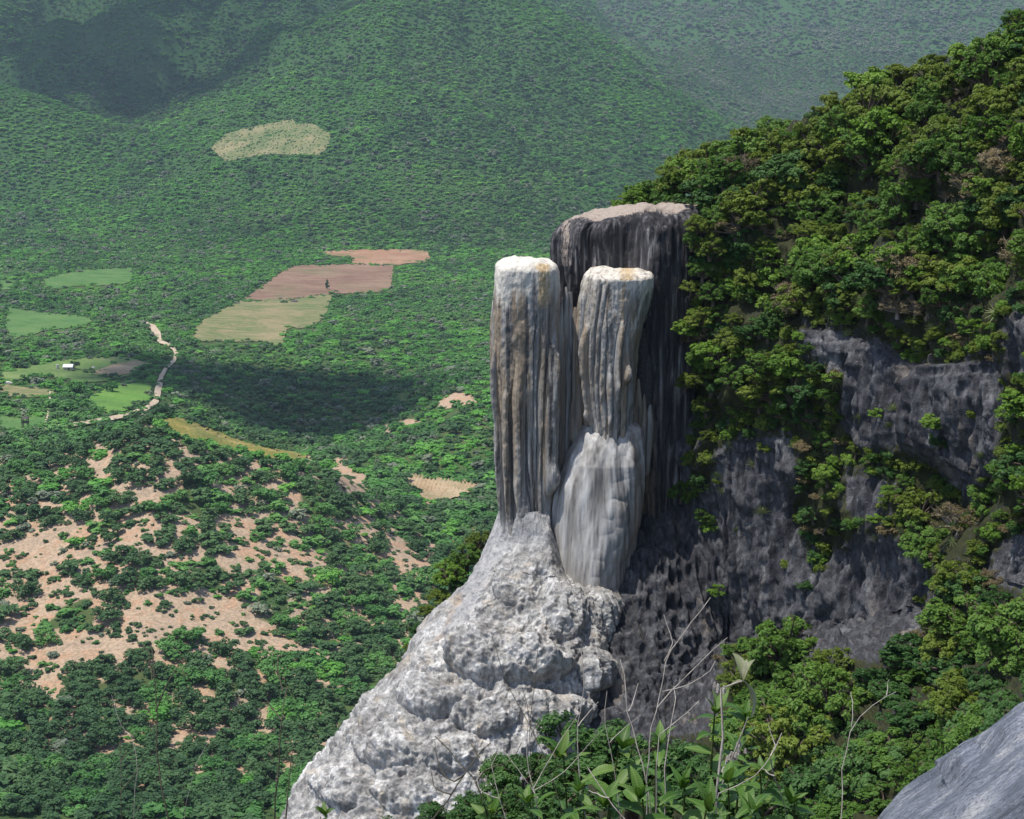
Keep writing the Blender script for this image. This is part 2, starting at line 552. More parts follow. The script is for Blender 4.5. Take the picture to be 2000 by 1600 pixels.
MAT['tan'] = field_mat('tan_earth', (0.28, 0.19, 0.11), (0.36, 0.26, 0.155), (0.44, 0.34, 0.22), 0.05)
MAT['straw'] = field_mat('straw_grass', (0.13, 0.14, 0.035), (0.22, 0.19, 0.050), (0.34, 0.26, 0.095), 0.07)
MAT['scrubland'] = field_mat('thin_scrub_ground', (0.10, 0.14, 0.055), (0.18, 0.18, 0.085), (0.28, 0.235, 0.13), 0.03)
MAT['road'] = field_mat('dirt_road', (0.40, 0.31, 0.21), (0.48, 0.38, 0.27), (0.55, 0.45, 0.34), 0.08, weed=0.1)

FIELD_POLYS = []
def drape(name, poly, mat, label, step=7.0, lift=0.5, cat=None, keep_clear=True, jitter=2.6, fn=None):
    """A sheet lying on the valley ground with the outline given in photograph pixels."""
    pts, edges = [], []
    n = len(poly)
    for q in range(n):
        a, b = np.array(poly[q], float), np.array(poly[(q + 1) % n], float)
        k = max(1, int(np.linalg.norm(b - a) / step))
        for s in range(k):
            pts.append(a + (b - a) * s / k + (rng.normal(0, jitter, 2) * (0.5, 0.3) if s else 0))
    nb_ = len(pts)
    edges = [(q, (q + 1) % nb_) for q in range(nb_)]
    bp = [tuple(p) for p in pts]
    xs = [p[0] for p in bp]; ys = [p[1] for p in bp]
    gx, gy = np.meshgrid(np.arange(min(xs), max(xs), step), np.arange(min(ys), max(ys), step * 0.6))
    gx, gy = gx.ravel() + rng.uniform(-1, 1, gx.size), gy.ravel() + rng.uniform(-.6, .6, gx.size)
    ok = inside(bp, gx, gy)
    for x, y in zip(gx[ok], gy[ok]): pts.append(np.array((x, y)))
    res = delaunay_2d_cdt([Vector((float(p[0]), float(p[1]))) for p in pts], edges, [], 0, 1e-4)
    vs, fs = res[0], res[2]
    cx = np.array([np.mean([vs[i][0] for i in f]) for f in fs]); cy = np.array([np.mean([vs[i][1] for i in f]) for f in fs])
    okf = inside(bp, cx, cy)
    W = np.array([ground_hit(v[0], v[1]) for v in vs])
    W[:, 2] += lift
    if fn is not None: W = fn(W, np.array([[v[0], v[1]] for v in vs]))
    F = np.array([f for f, o in zip(fs, okf) if o and len(f) == 3])
    nrm = np.cross(W[F[:, 1]] - W[F[:, 0]], W[F[:, 2]] - W[F[:, 0]])
    flip = nrm[:, 2] < 0
    F[flip] = F[flip][:, ::-1]
    link(name, mesh_np(name, W, F, mat), kind='structure', label=label)
    if keep_clear: FIELD_POLYS.append(bp)

drape('ploughed_field', [(632, 492), (700, 489), (790, 488), (836, 489), (840, 512), (772, 518), (690, 516), (680, 502), (640, 499)], MAT['plough_orange'], 'orange ploughed strip at the foot of the mountain')
drape('ploughed_field', [(575, 520), (690, 516), (768, 519), (764, 556), (770, 560), (735, 572), (655, 574), (560, 588), (470, 588), (500, 568), (545, 536)], MAT['plough_red'], 'wide reddish brown ploughed field in the valley')
drape('stubble_field', [(470, 588), (560, 588), (655, 574), (640, 600), (640, 612), (612, 640), (560, 644), (552, 676), (526, 680), (524, 668), (380, 668), (372, 660), (386, 634), (420, 612)], MAT['stubble'], 'pale stubble field with green patches below the ploughed field')
drape('crop_field', [(75, 548), (160, 528), (258, 524), (258, 548), (240, 556), (150, 560), (100, 566)], MAT['crop'], 'green crop field below the wooded mountain foot')
drape('crop_field', [(0, 548), (34, 548), (20, 566), (0, 566)], MAT['crop'], 'small pale green crop plot at the left edge')
drape('meadow', [(0, 728), (110, 706), (160, 700), (245, 698), (300, 710), (250, 735), (205, 746), (150, 748), (75, 735), (0, 750)], MAT['meadow'], 'pale green meadow around the white roofed shed')
drape('tan_field', [(172, 732), (230, 712), (268, 706), (290, 714), (250, 732), (205, 738)], MAT['tan'], 'bare tan plot inside the meadow', lift=0.8)
drape('stubble_field', [(0, 752), (60, 758), (118, 762), (100, 778), (0, 776)], MAT['stubble'], 'dry brown stubble strip at the left edge')
drape('grass_field', [(168, 780), (215, 758), (270, 746), (296, 752), (292, 782), (262, 798), (220, 810), (196, 802)], MAT['meadow_vivid'], 'vivid green grass field inside the road bend')
drape('crop_field', [(14, 600), (80, 612), (150, 616), (190, 625), (160, 640), (90, 646), (30, 664), (10, 652)], MAT['crop'], 'leafy green plot among dark trees at left', jitter=3)
drape('crop_field', [(0, 812), (40, 818), (88, 808), (90, 838), (40, 846), (0, 848)], MAT['crop'], 'green plot beside the small wooden tower', jitter=2)
drape('scrub_clearing', [(412, 290), (440, 262), (500, 246), (572, 234), (578, 243), (610, 242), (650, 262), (640, 288), (625, 304), (520, 302), (440, 316), (424, 302)], MAT['scrubland'], 'pale thinly grown clearing on the green mountainside')
drape('grass_ridge', [(306, 830), (335, 816), (365, 820), (420, 842), (480, 864), (560, 882), (600, 892), (585, 903), (520, 896), (470, 884), (420, 872), (370, 862), (330, 848)], MAT['straw'], 'yellow grass along the ridge crest', step=6)

def rows_fn(W, p):
    W[:, 2] += 0.55 * np.sin(p[:, 0] / 7.5 * 2 * math.pi + p[:, 1] * 0.25) * (p[:, 1] < 962)
    return W
drape('terraced_plot', [(780, 932), (800, 925), (850, 938), (905, 940), (935, 948), (925, 962), (900, 972), (870, 980), (840, 992), (818, 985), (815, 968), (788, 956)], MAT['tan'], 'bright terraced earth plot among trees', step=3.2, lift=0.9, fn=rows_fn)

def road(name, line, widths, label):
    line = np.array(line, float)
    L, Rr = [], []
    for q in range(len(line)):
        a = line[max(q - 1, 0)]; b = line[min(q + 1, len(line) - 1)]
        tn = (b - a) / np.linalg.norm(b - a)
        nn = np.array([-tn[1], tn[0]])
        L.append(line[q] + nn * widths[q] / 2); Rr.append(line[q] - nn * widths[q] / 2)
    drape(name, [tuple(p) for p in L] + [tuple(p) for p in Rr[::-1]], MAT['road'], label, step=5, lift=1.0, jitter=0.8)
road('dirt_road', [(60, 848), (90, 838), (150, 832), (200, 824), (250, 814), (288, 800), (305, 786), (310, 760), (315, 738), (326, 720), (341, 706), (345, 694), (340, 684), (330, 676), (314, 670), (306, 654), (299, 641), (284, 633)],
     [5, 7, 7, 8, 8, 9, 12, 13, 9, 6, 7, 8, 7, 6, 8, 16, 12, 4], 'pale dirt road winding past the vivid green field into the woods')
road('footpath', [(98, 768), (97, 790), (94, 812), (88, 835), (62, 848), (58, 862)], [3, 4, 4, 4, 5, 4], 'narrow footpath beside the green plot at left')

# ------------------------------------------------------------------ plants: crowns made of many leaf faces
def leaf_cards(centers, normals, size, rg, aspect=0.62, fold=0.0, jit=0.5):
    """Diamond leaves (2 triangles each) at centers, facing about along normals."""
    n = len(centers)
    nr = normals + rg.normal(0, jit, (n, 3))
    nr /= np.maximum(np.linalg.norm(nr, axis=1, keepdims=True), 1e-9)
    a = np.cross(nr, rg.normal(0, 1, (n, 3)))
    a /= np.maximum(np.linalg.norm(a, axis=1, keepdims=True), 1e-9)
    b = np.cross(nr, a)
    s = (size * rg.uniform(0.65, 1.35, n))[:, None]
    V = np.stack([centers + a * s, centers + b * s * aspect + nr * s * fold, centers - a * s, centers - b * s * aspect + nr * s * fold], 1)
    F = np.arange(n * 4).reshape(n, 4)
    return V.reshape(-1, 3), F

def crown_parts(rg, rx, rz, base_h, nl, n_leaf, leaf, flat=0.8, up=0.6):
    """Leaf faces gathered in uneven lobes, plus the limbs that carry them. Origin at the foot of the trunk."""
    lob = []
    for q in range(nl):
        a = rg.uniform(0, 2 * math.pi)
        rad = rx * math.sqrt(rg.uniform(0.0, 1.0)) * 0.78
        zc = base_h + rz * (rg.uniform(0.05, 1.0)) * (1 - 0.45 * (rad / rx) ** 2)
        lr = rx * rg.uniform(0.24, 0.46) * (1.0 if nl < 20 else 0.74 if nl < 40 else 0.58)
        lob.append((np.array([rad * math.cos(a), rad * math.sin(a), zc]), lr, lr * rg.uniform(0.62, 0.95) * flat))
    w = np.array([l[1] ** 2 for l in lob]); w /= w.sum()
    C, N = [], []
    for (c, lr, lz), wi in zip(lob, w):
        k = max(6, int(n_leaf * wi))
        d = rg.normal(0, 1, (k, 3)); d /= np.linalg.norm(d, axis=1, keepdims=True)
        d[:, 2] = np.where(d[:, 2] < -0.35, -d[:, 2], d[:, 2])
        # twig tufts: pull directions toward a few random axes so the surface is uneven
        tuft = rg.normal(0, 1, (max(4, int(lr / rx * 26)), 3)); tuft /= np.linalg.norm(tuft, axis=1, keepdims=True)
        near = tuft[np.argmax(d @ tuft.T, axis=1)]
        d2 = d * 0.66 + near * 0.34; d2 /= np.linalg.norm(d2, axis=1, keepdims=True)
        dist = np.sum(d * near, axis=1)
        rr = rg.uniform(0.35, 1.0, k) ** 0.6 * (0.72 + 0.42 * dist)
        C.append(c + d2 * np.array([lr, lr, lz]) * rr[:, None])
        N.append(d2 + np.array([0, 0, up]))
    C, N = np.concatenate(C), np.concatenate(N)
    V, F = leaf_cards(C, N, leaf, rg)
    paths = []
    tr = 0.055 * rx + 0.02
    fork = np.array([rg.normal(0, 0.05 * rx), rg.normal(0, 0.05 * rx), base_h * 0.65])
    paths.append((np.array([[0, 0, -0.35 * rx], [0, 0, 0], fork * 0.5 + rg.normal(0, 0.02 * rx, 3), fork]), np.array([1.6, 1.3, 1.0, 0.85]) * tr))
    for (c, lr, lz) in lob:
        mid = fork * 0.5 + c * 0.5 + rg.normal(0, 0.06 * rx, 3) + np.array([0, 0, 0.05 * rx])
        paths.append((np.array([fork, mid, c, c + (c - mid) * 0.5]), np.array([0.62, 0.42, 0.22, 0.06]) * tr))
        for k in range(2):
            d = rg.normal(0, 1, 3); d[2] = abs(d[2]); d /= np.linalg.norm(d)
            paths.append((np.array([mid * .4 + c * .6, c + d * lr * 0.55, c + d * lr * 1.02]), np.array([0.2, 0.12, 0.03]) * tr))
    return (V, F), tube_mesh(paths, 5)

def crown_mesh_simple(rg, nl, n_leaf, leaf):
    """Unit crown for far trees: leaf faces round a dark-free twig core, foot at z=0, about 1 wide and 1 tall."""
    (V, F), (TV, TF) = crown_parts(rg, 0.56, 0.50, 0.06, nl, n_leaf, leaf, 0.9, 1.0)
    return np.concatenate([V, TV]), np.concatenate([F, TF + len(V)])

# ---- far woods: one mass of trees carried by points on the ground
def gn_scatter(name, protos, pts, scales, rots, idx, label, kind='stuff'):
    pc = bpy.data.collections.new(name + '_kinds')
    for q, (mname, me) in enumerate(protos):
        o = bpy.data.objects.new('%s_kind_%02d' % (name, q), me)
        pc.objects.link(o)
    me = bpy.data.meshes.new(name)
    me.vertices.add(len(pts))
    me.vertices.foreach_set('co', np.ascontiguousarray(pts, dtype=np.float32).ravel())
    a = me.attributes.new('sc', 'FLOAT_VECTOR', 'POINT'); a.data.foreach_set('vector', np.ascontiguousarray(scales, dtype=np.float32).ravel())
    a = me.attributes.new('rt', 'FLOAT_VECTOR', 'POINT'); a.data.foreach_set('vector', np.ascontiguousarray(rots, dtype=np.float32).ravel())
    a = me.attributes.new('ix', 'INT', 'POINT'); a.data.foreach_set('value', np.ascontiguousarray(idx, dtype=np.int32))
    o = link(name, me, kind=kind, label=label)
    ng = bpy.data.node_groups.new(name + '_scatter', 'GeometryNodeTree')
    ng.interface.new_socket('Geometry', in_out='INPUT', socket_type='NodeSocketGeometry')
    ng.interface.new_socket('Geometry', in_out='OUTPUT', socket_type='NodeSocketGeometry')
    N = ng.nodes
    gi, go = N.new('NodeGroupInput'), N.new('NodeGroupOutput')
    ci = N.new('GeometryNodeCollectionInfo')
    ci.inputs['Collection'].default_value = pc
    ci.inputs['Separate Children'].default_value = True
    ci.inputs['Reset Children'].default_value = True
    iop = N.new('GeometryNodeInstanceOnPoints')
    iop.inputs['Pick Instance'].default_value = True
    def na(nm, dt):
        nd = N.new('GeometryNodeInputNamedAttribute'); nd.data_type = dt; nd.inputs['Name'].default_value = nm
        return nd.outputs['Attribute']
    e2r = N.new('FunctionNodeEulerToRotation')
    L = ng.links
    L.new(gi.outputs[0], iop.inputs['Points'])
    L.new(ci.outputs[0], iop.inputs['Instance'])
    L.new(na('ix', 'INT'), iop.inputs['Instance Index'])
    L.new(na('rt', 'FLOAT_VECTOR'), e2r.inputs[0])
    L.new(e2r.outputs[0], iop.inputs['Rotation'])
    L.new(na('sc', 'FLOAT_VECTOR'), iop.inputs['Scale'])
    L.new(iop.outputs[0], go.inputs[0])
    md = o.modifiers.new('scatter', 'NODES')
    md.node_group = ng
    return o

def blocked(px, py):
    """Where the petrified waterfall and the near cliff stand in front of the valley."""
    edge = np.interp(py, [0, 300, 400, 500, 1000, 1150, 1250, 1350, 1600], [2100, 1500, 1250, 1110, 1080, 960, 860, 780, 640])
    return px > edge

def field_clear(px, py):
    out = np.zeros(px.shape, bool)
    for poly in FIELD_POLYS:
        out |= inside(poly, px, py)
    return out

def candidates(n, r0, r1, spread=R(17.6)):
    th = rng.uniform(-spread, spread, n)
    r = np.sqrt(rng.uniform(r0 * r0, r1 * r1, n))
    z = ground_at(th, r)
    p = np.stack([r * np.sin(th), r * np.cos(th), z], 1)
    px, py = project(p)
    # hidden far behind a nearer ridge
    ti = np.clip(((th + th_max) / (2 * th_max) * (NT_ - 1)).round().astype(int), 0, NT_ - 1)
    rj = np.clip(np.searchsorted(RR, r) - 1, 0, NR_ - 1)
    hid = (ELMAX[ti, rj] * r - z) > 14
    ok = (~hid) & (px > -90) & (px < 2080) & (py > -120) & (py < 1750) & (~blocked(px - 230, py))
    return th[ok], r[ok], p[ok], px[ok], py[ok]

def thin(p, dist):
    """Greedy spacing on a hash grid: dist per point."""
    keep = np.zeros(len(p), bool)
    cell = float(np.max(dist))
    gridd = {}
    for q in range(len(p)):
        cx, cy = int(p[q, 0] // cell), int(p[q, 1] // cell)
        good = True
        for a in (-1, 0, 1):
            for b in (-1, 0, 1):
                for k in gridd.get((cx + a, cy + b), ()):
                    if (p[k, 0] - p[q, 0]) ** 2 + (p[k, 1] - p[q, 1]) ** 2 < (0.5 * (dist[q] + dist[k])) ** 2:
                        good = False; break
                if not good: break
            if not good: break
        if good:
            keep[q] = True
            gridd.setdefault((cx, cy), []).append(q)
    return keep

# ---- trees of the near hillside
th1, r1, p1, px1, py1 = candidates(26000, 380, 760)
rad1 = rng.gamma(5.0, 0.42, len(p1)) + 0.9
rad1 *= np.where(py1 > 1290, 1.25, 1.0)
rad1 = np.clip(rad1, 1.1, 4.6)
bi = bare_at(px1, py1)
nz = fbm(p1 * np.array([1 / 22., 1 / 22., 0]), 4, 77)
zn = smooth(985, 1060, py1) * (1 - smooth(1250, 1330, py1)) * (1 - smooth(600, 720, px1))
bi = np.maximum(bi * smooth(-0.4, -0.1, nz), zn * (0.46 + 0.40 * smooth(-0.08, 0.15, nz)))
hp1 = rad1 * 1.0 * FPX / r1
acc = (rng.uniform(0, 1, len(p1)) > bi * 0.985) & ~field_clear(px1, py1) & ~field_clear(px1, py1 - hp1 * 0.6)
small = (bi > 0.35) & (rng.uniform(0, 1, len(p1)) < 0.6)
rad1 = np.where(small, rad1 * 0.55, rad1 * 1.08)
o_ = np.argsort(-rad1 + rng.normal(0, 0.4, len(p1)))
sel = o_[acc[o_]]
kp = thin(p1[sel], rad1[sel] * 1.4)
sel = sel[kp]
p1, px1, py1, rad1, r1 = p1[sel], px1[sel], py1[sel], rad1[sel], r1[sel]
inview = (px1 > 5) & (px1 < 1000) & (py1 < 1590) & ~blocked(px1 + 10, py1)
app = np.where(inview, rad1 / r1, 0)
order = np.argsort(-app)
IND = order[:290]
REST = order[290:]

protoN = []
for q in range(6):
    rg = np.random.default_rng(100 + q)
    (V, F), (TV, TF) = crown_parts(rg, 1.0, 0.9, 0.10, 14, 1500, 0.085, 0.95, 0.8)
    mt = MAT[['hill_dark', 'hill', 'hill_dark', 'hill_dark', 'hill_bright', 'hill_dark'][q]]
    protoN.append((mesh_np('hill_tree_crown', V, F, mt, False), mesh_np('hill_tree_trunk', TV, TF, MAT['bark'])))
HILL_TREES = []
for q in IND:
    k = int(rng.choice(6, p=[.27, .24, .18, .2, .05, .06]))
    o = link('hillside_tree', None, cat='tree', loc=tuple(p1[q] - np.array([0, 0, 0.25])))
    s = float(rad1[q])
    o.scale = (s * rng.uniform(.9, 1.15), s * rng.uniform(.9, 1.15), s * rng.uniform(.72, 1.0))
    o.rotation_euler = (0, 0, rng.uniform(0, 6.283))
    link('crown', protoN[k][0], o)
    link('trunk', protoN[k][1], o)
    HILL_TREES.append((o, px1[q], py1[q], s, k))

protoF = []
fm = ['hill', 'hill', 'hill_dark', 'hill_bright', 'hill_bright', 'hill_grey', 'hill_dark', 'hill_grey']
for q in range(8):
    V, F = crown_mesh_simple(np.random.default_rng(200 + q), 8, 260, 0.115)
    protoF.append(('kind', mesh_np('far_tree', V, F, MAT[fm[q]], False)))

def scatter(name, p, size, idx, label):
    n = len(p)
    sc = np.stack([size * rng.uniform(.85, 1.2, n), size * rng.uniform(.85, 1.2, n), size * rng.uniform(.6, .95, n)], 1)
    rt = np.stack([np.zeros(n), np.zeros(n), rng.uniform(0, 6.283, n)], 1)
    pp = p.copy(); pp[:, 2] -= 0.1 * size
    gn_scatter(name, protoF, pp, sc, rt, idx, label)

def pick(n, w):
    w = np.array(w, float)
    c = np.cumsum(w, axis=-1)
    c /= c[..., -1:]
    u = rng.uniform(0, 1, n)
    return (u[:, None] > c).sum(1)

#WOODS_BEGIN
# rest of the near slope plus low bushes on the bare earth
tb, rb, pb, pxb, pyb = candidates(6000, 385, 740)
okb = ~field_clear(pxb, pyb)
pb = pb[okb]
P2 = np.concatenate([p1[REST], pb])
S2 = np.concatenate([rad1[REST] * 2.0, rng.gamma(3.0, 0.5, len(pb)) + 0.6])
I2 = pick(len(P2), np.tile([.16, .14, .36, .03, .02, .05, .30, .03], (len(P2), 1)))
scatter('hillside_scrub', P2, S2, I2, 'low scrub and small trees over the reddish hillside')

# valley woods and mountain woods
tb, rb, p3, px3, py3 = candidates(150000, 735, 2150)
sz3 = np.clip(rng.gamma(7, 0.9, len(p3)), 3.2, 10.5)
ok3 = ~field_clear(px3, py3) & (rng.uniform(0, 1, len(p3)) > bare_at(px3, py3))
# trees stop short of the field edges in front of them
hp = sz3 * 0.62 * FPX / rb
for fr in (0.35, 0.75): ok3 &= ~field_clear(px3, py3 - fr * hp)
ok3 &= ~(field_clear(px3 - 0.35 * hp, py3) | field_clear(px3 + 0.35 * hp, py3))
p3, px3, py3, sz3, rb = p3[ok3], px3[ok3], py3[ok3], sz3[ok3], rb[ok3]
kp = thin(p3, sz3 * 0.72)
p3, px3, py3, sz3, rb = p3[kp], px3[kp], py3[kp], sz3[kp], rb[kp]
hp_, hs_ = [], []
for poly in FIELD_POLYS:
    pp_ = np.array(poly)
    for q in range(len(pp_)):
        a_, b_ = pp_[q], pp_[(q + 1) % len(pp_)]
        for w_ in range(max(1, int(np.linalg.norm(b_ - a_) / 3.2))):
            if rng.uniform() < 0.85:
                m_ = a_ + (b_ - a_) * rng.uniform() + rng.normal(0, 1, 2) * (3.0, 1.6)
                if 0 < m_[0] < 1000:
                    hp_.append(ground_hit(m_[0], m_[1])); hs_.append(float(np.clip(rng.gamma(3, 1.0), 0.9, 6.5)))
for q in range(150):
    poly = FIELD_POLYS[int(rng.integers(len(FIELD_POLYS)))]
    pp_ = np.array(poly); m_ = rng.uniform(pp_.min(0), pp_.max(0))
    if inside(poly, m_[:1], m_[1:])[0] and m_[1] < 700:
        hp_.append(ground_hit(m_[0], m_[1])); hs_.append(float(rng.uniform(0.7, 2.0)))
hp_ = np.array(hp_)
hx_, hy_ = project(hp_)
p3 = np.concatenate([p3, hp_]); px3 = np.concatenate([px3, hx_]); py3 = np.concatenate([py3, hy_]); sz3 = np.concatenate([sz3, hs_]); rb = np.concatenate([rb, np.hypot(hp_[:, 0], hp_[:, 1])])
br = smooth(-0.1, 0.35, fbm(p3 * np.array([1 / 130., 1 / 130., 0]), 3, 5))
dk = smooth(0.05, 0.4, fbm(p3 * np.array([1 / 90., 1 / 90., 0]), 3, 55))
gully_shade = np.exp(-(((px3 - 500) / 230) ** 2 + ((py3 - 780) / 75) ** 2) * 1.2) * (rb > 780)  # cloud shadow over the gully, also put into a darker choice of trees
br = br * (1 - gully_shade)
W3 = np.stack([.5 + 0 * br, .4 + 0 * br, .12 + .5 * dk + 1.2 * gully_shade, .08 + .8 * br, .06 + .7 * br, .12 + 0 * br, .1 + .4 * dk + 1.2 * gully_shade, .08 + 0 * br], 1)
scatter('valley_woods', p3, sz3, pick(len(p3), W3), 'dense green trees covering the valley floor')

tb, rb, p4, px4, py4 = candidates(330000, 2150, 4200)
sz4 = np.clip(rng.gamma(8, 1.0, len(p4)), 4, 13)
ok4 = ~field_clear(px4, py4) & ~field_clear(px4, py4 - 3)
thinz = inside([(412, 290), (440, 262), (500, 246), (572, 234), (650, 262), (640, 288), (625, 304), (520, 302), (440, 316)], px4, py4)
ok4 |= thinz & (rng.uniform(0, 1, len(p4)) < 0.35)
sz4 = np.where(thinz, 3.0, sz4)
p4, px4, py4, sz4, rb = p4[ok4], px4[ok4], py4[ok4], sz4[ok4], rb[ok4]
kp = thin(p4, sz4 * 0.76)
p4, px4, py4, sz4, rb = p4[kp], px4[kp], py4[kp], sz4[kp], rb[kp]
br = smooth(-0.05, 0.30, fbm(p4 * np.array([1 / 300., 1 / 420., 0]), 4, 15))
dk4 = smooth(0.0, 0.3, fbm(p4 * np.array([1 / 110., 1 / 110., 0]), 3, 16))
g2_ = 1 - np.abs(fbm(p4 * np.array([1 / 260., 1 / 330., 0]), 4, 31)) * 2
br = np.maximum(br * smooth(0.2, 0.6, g2_), smooth(0.62, 0.92, g2_) * 0.8); dk4 = np.maximum(dk4, smooth(0.0, 0.5, 0.62 - g2_) * 1.6)
leftL = smooth(3300, 3600, rb) * (px4 < 760)  # darker trees carry part of the left mountain's cloud shading
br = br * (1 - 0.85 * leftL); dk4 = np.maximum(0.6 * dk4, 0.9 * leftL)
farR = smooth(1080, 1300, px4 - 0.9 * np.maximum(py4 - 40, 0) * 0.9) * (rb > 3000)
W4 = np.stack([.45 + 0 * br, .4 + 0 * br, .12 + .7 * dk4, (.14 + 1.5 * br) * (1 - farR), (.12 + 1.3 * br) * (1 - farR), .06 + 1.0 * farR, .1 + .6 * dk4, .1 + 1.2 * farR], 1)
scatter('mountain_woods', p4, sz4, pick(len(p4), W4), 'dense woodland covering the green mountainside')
tb, rb, p5, px5, py5 = candidates(240000, 4200, 9000)
sz5 = np.clip(rng.gamma(9, 1.5, len(p5)), 8, 24)
kp = thin(p5, sz5 * 0.72)
p5, px5, sz5 = p5[kp], px5[kp], sz5[kp]
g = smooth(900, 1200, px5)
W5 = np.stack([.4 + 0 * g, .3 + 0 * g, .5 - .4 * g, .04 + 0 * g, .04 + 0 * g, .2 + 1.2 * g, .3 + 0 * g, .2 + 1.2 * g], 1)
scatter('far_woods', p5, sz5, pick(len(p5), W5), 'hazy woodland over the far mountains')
#WOODS_END

# ------------------------------------------------------------------ rock materials
def dark_rock(name):
    """Black, algae-stained travertine wall with pale vertical streaks."""
    t = NT(name)
    st = t.coord((3.2, 3.2, 0.16))
    s1 = t.noise(st, 1.0, 6, 0.62)
    s2 = t.noise(t.coord((7, 7, 0.5), loc=(3, 1, 7)), 1.0, 5, 0.65)
    big = t.noise(t.coord((0.5, 0.5, 0.22)), 1.0, 4, 0.55)
    fine = t.noise(t.coord(), 9.0, 6, 0.7)
    col = t.ramp(s1, [(0.34, (0.018, 0.017, 0.020)), (0.46, (0.042, 0.040, 0.043)), (0.56, (0.10, 0.095, 0.096)), (0.67, (0.32, 0.30, 0.29))])
    col = t.mix(t.ramp(big, [(0.45, 0.0), (0.62, 0.75)]), col, t.ramp(s2, [(0.35, (0.015, 0.014, 0.016)), (0.65, (0.042, 0.039, 0.040))]))
    col = t.mix(t.ramp(fine, [(0.55, 0.0), (0.75, 0.35)]), col, (0.17, 0.16, 0.16))
    top = t.attr('top')
    tn = t.math('ADD', top, t.math('MULTIPLY', t.math('SUBTRACT', s2, 0.5), 1.3))
    col = t.mix(t.ramp(tn, [(0.45, 0.0), (0.62, 1.0)]), col, t.ramp(fine, [(0.3, (0.26, 0.205, 0.165)), (0.7, (0.44, 0.37, 0.31))]))
    brown = t.attr('brown')
    bn = t.math('MULTIPLY', brown, t.ramp(s1, [(0.40, 0.0), (0.56, 1.0)]))
    col = t.mix(bn, col, t.ramp(s2, [(0.3, (0.13, 0.092, 0.062)), (0.7, (0.30, 0.225, 0.155))]))
    t.surf(col, 0.85, 0.25, t.bump(fine, 0.5, 0.08, t.bump(s2, 0.6, 0.25)))
    return t.m
MAT['dark_rock'] = dark_rock('dark_stained_rock')

def cliff_rock():
    t = NT('grey_cliff_rock')
    a = t.noise(t.coord((1.0, 1.0, 0.3)), 0.5, 6, 0.62)
    b = t.noise(t.coord((1, 1, 0.55)), 2.4, 6, 0.68, 0.4)
    st = t.noise(t.coord((2.6, 2.6, 0.18), loc=(5, 2, 1)), 1.0, 6, 0.62)
    f = t.math('ADD', t.math('MULTIPLY', a, 0.55), t.math('MULTIPLY', b, 0.45))
    col = t.ramp(f, [(0.33, (0.021, 0.022, 0.026)), (0.46, (0.056, 0.057, 0.064)), (0.56, (0.112, 0.113, 0.120)), (0.67, (0.27, 0.265, 0.26))])
    col = t.mix(t.ramp(st, [(0.46, 0.0), (0.60, 0.7)]), col, (0.026, 0.025, 0.029))
    pale = t.noise(t.coord((1.2, 1.2, 0.25), loc=(9, 4, 2)), 0.35, 5, 0.6)
    col = t.mix(t.ramp(pale, [(0.60, 0.0), (0.72, 0.6)]), col, (0.30, 0.25, 0.20))
    sp = t.voro(t.coord(), 3.0)
    col = t.mix(t.ramp(sp, [(0.05, 0.5), (0.14, 0.0)]), col, (0.30, 0.29, 0.28))
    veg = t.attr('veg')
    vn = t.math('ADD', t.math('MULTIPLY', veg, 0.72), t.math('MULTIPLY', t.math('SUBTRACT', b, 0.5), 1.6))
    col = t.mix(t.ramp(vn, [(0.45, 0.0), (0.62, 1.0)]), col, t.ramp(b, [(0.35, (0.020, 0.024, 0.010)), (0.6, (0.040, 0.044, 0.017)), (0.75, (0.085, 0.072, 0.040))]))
    t.surf(col, 0.9, 0.2, t.bump(b, 0.8, 0.3, t.bump(a, 0.6, 0.6)))
    return t.m
MAT['cliff'] = cliff_rock()

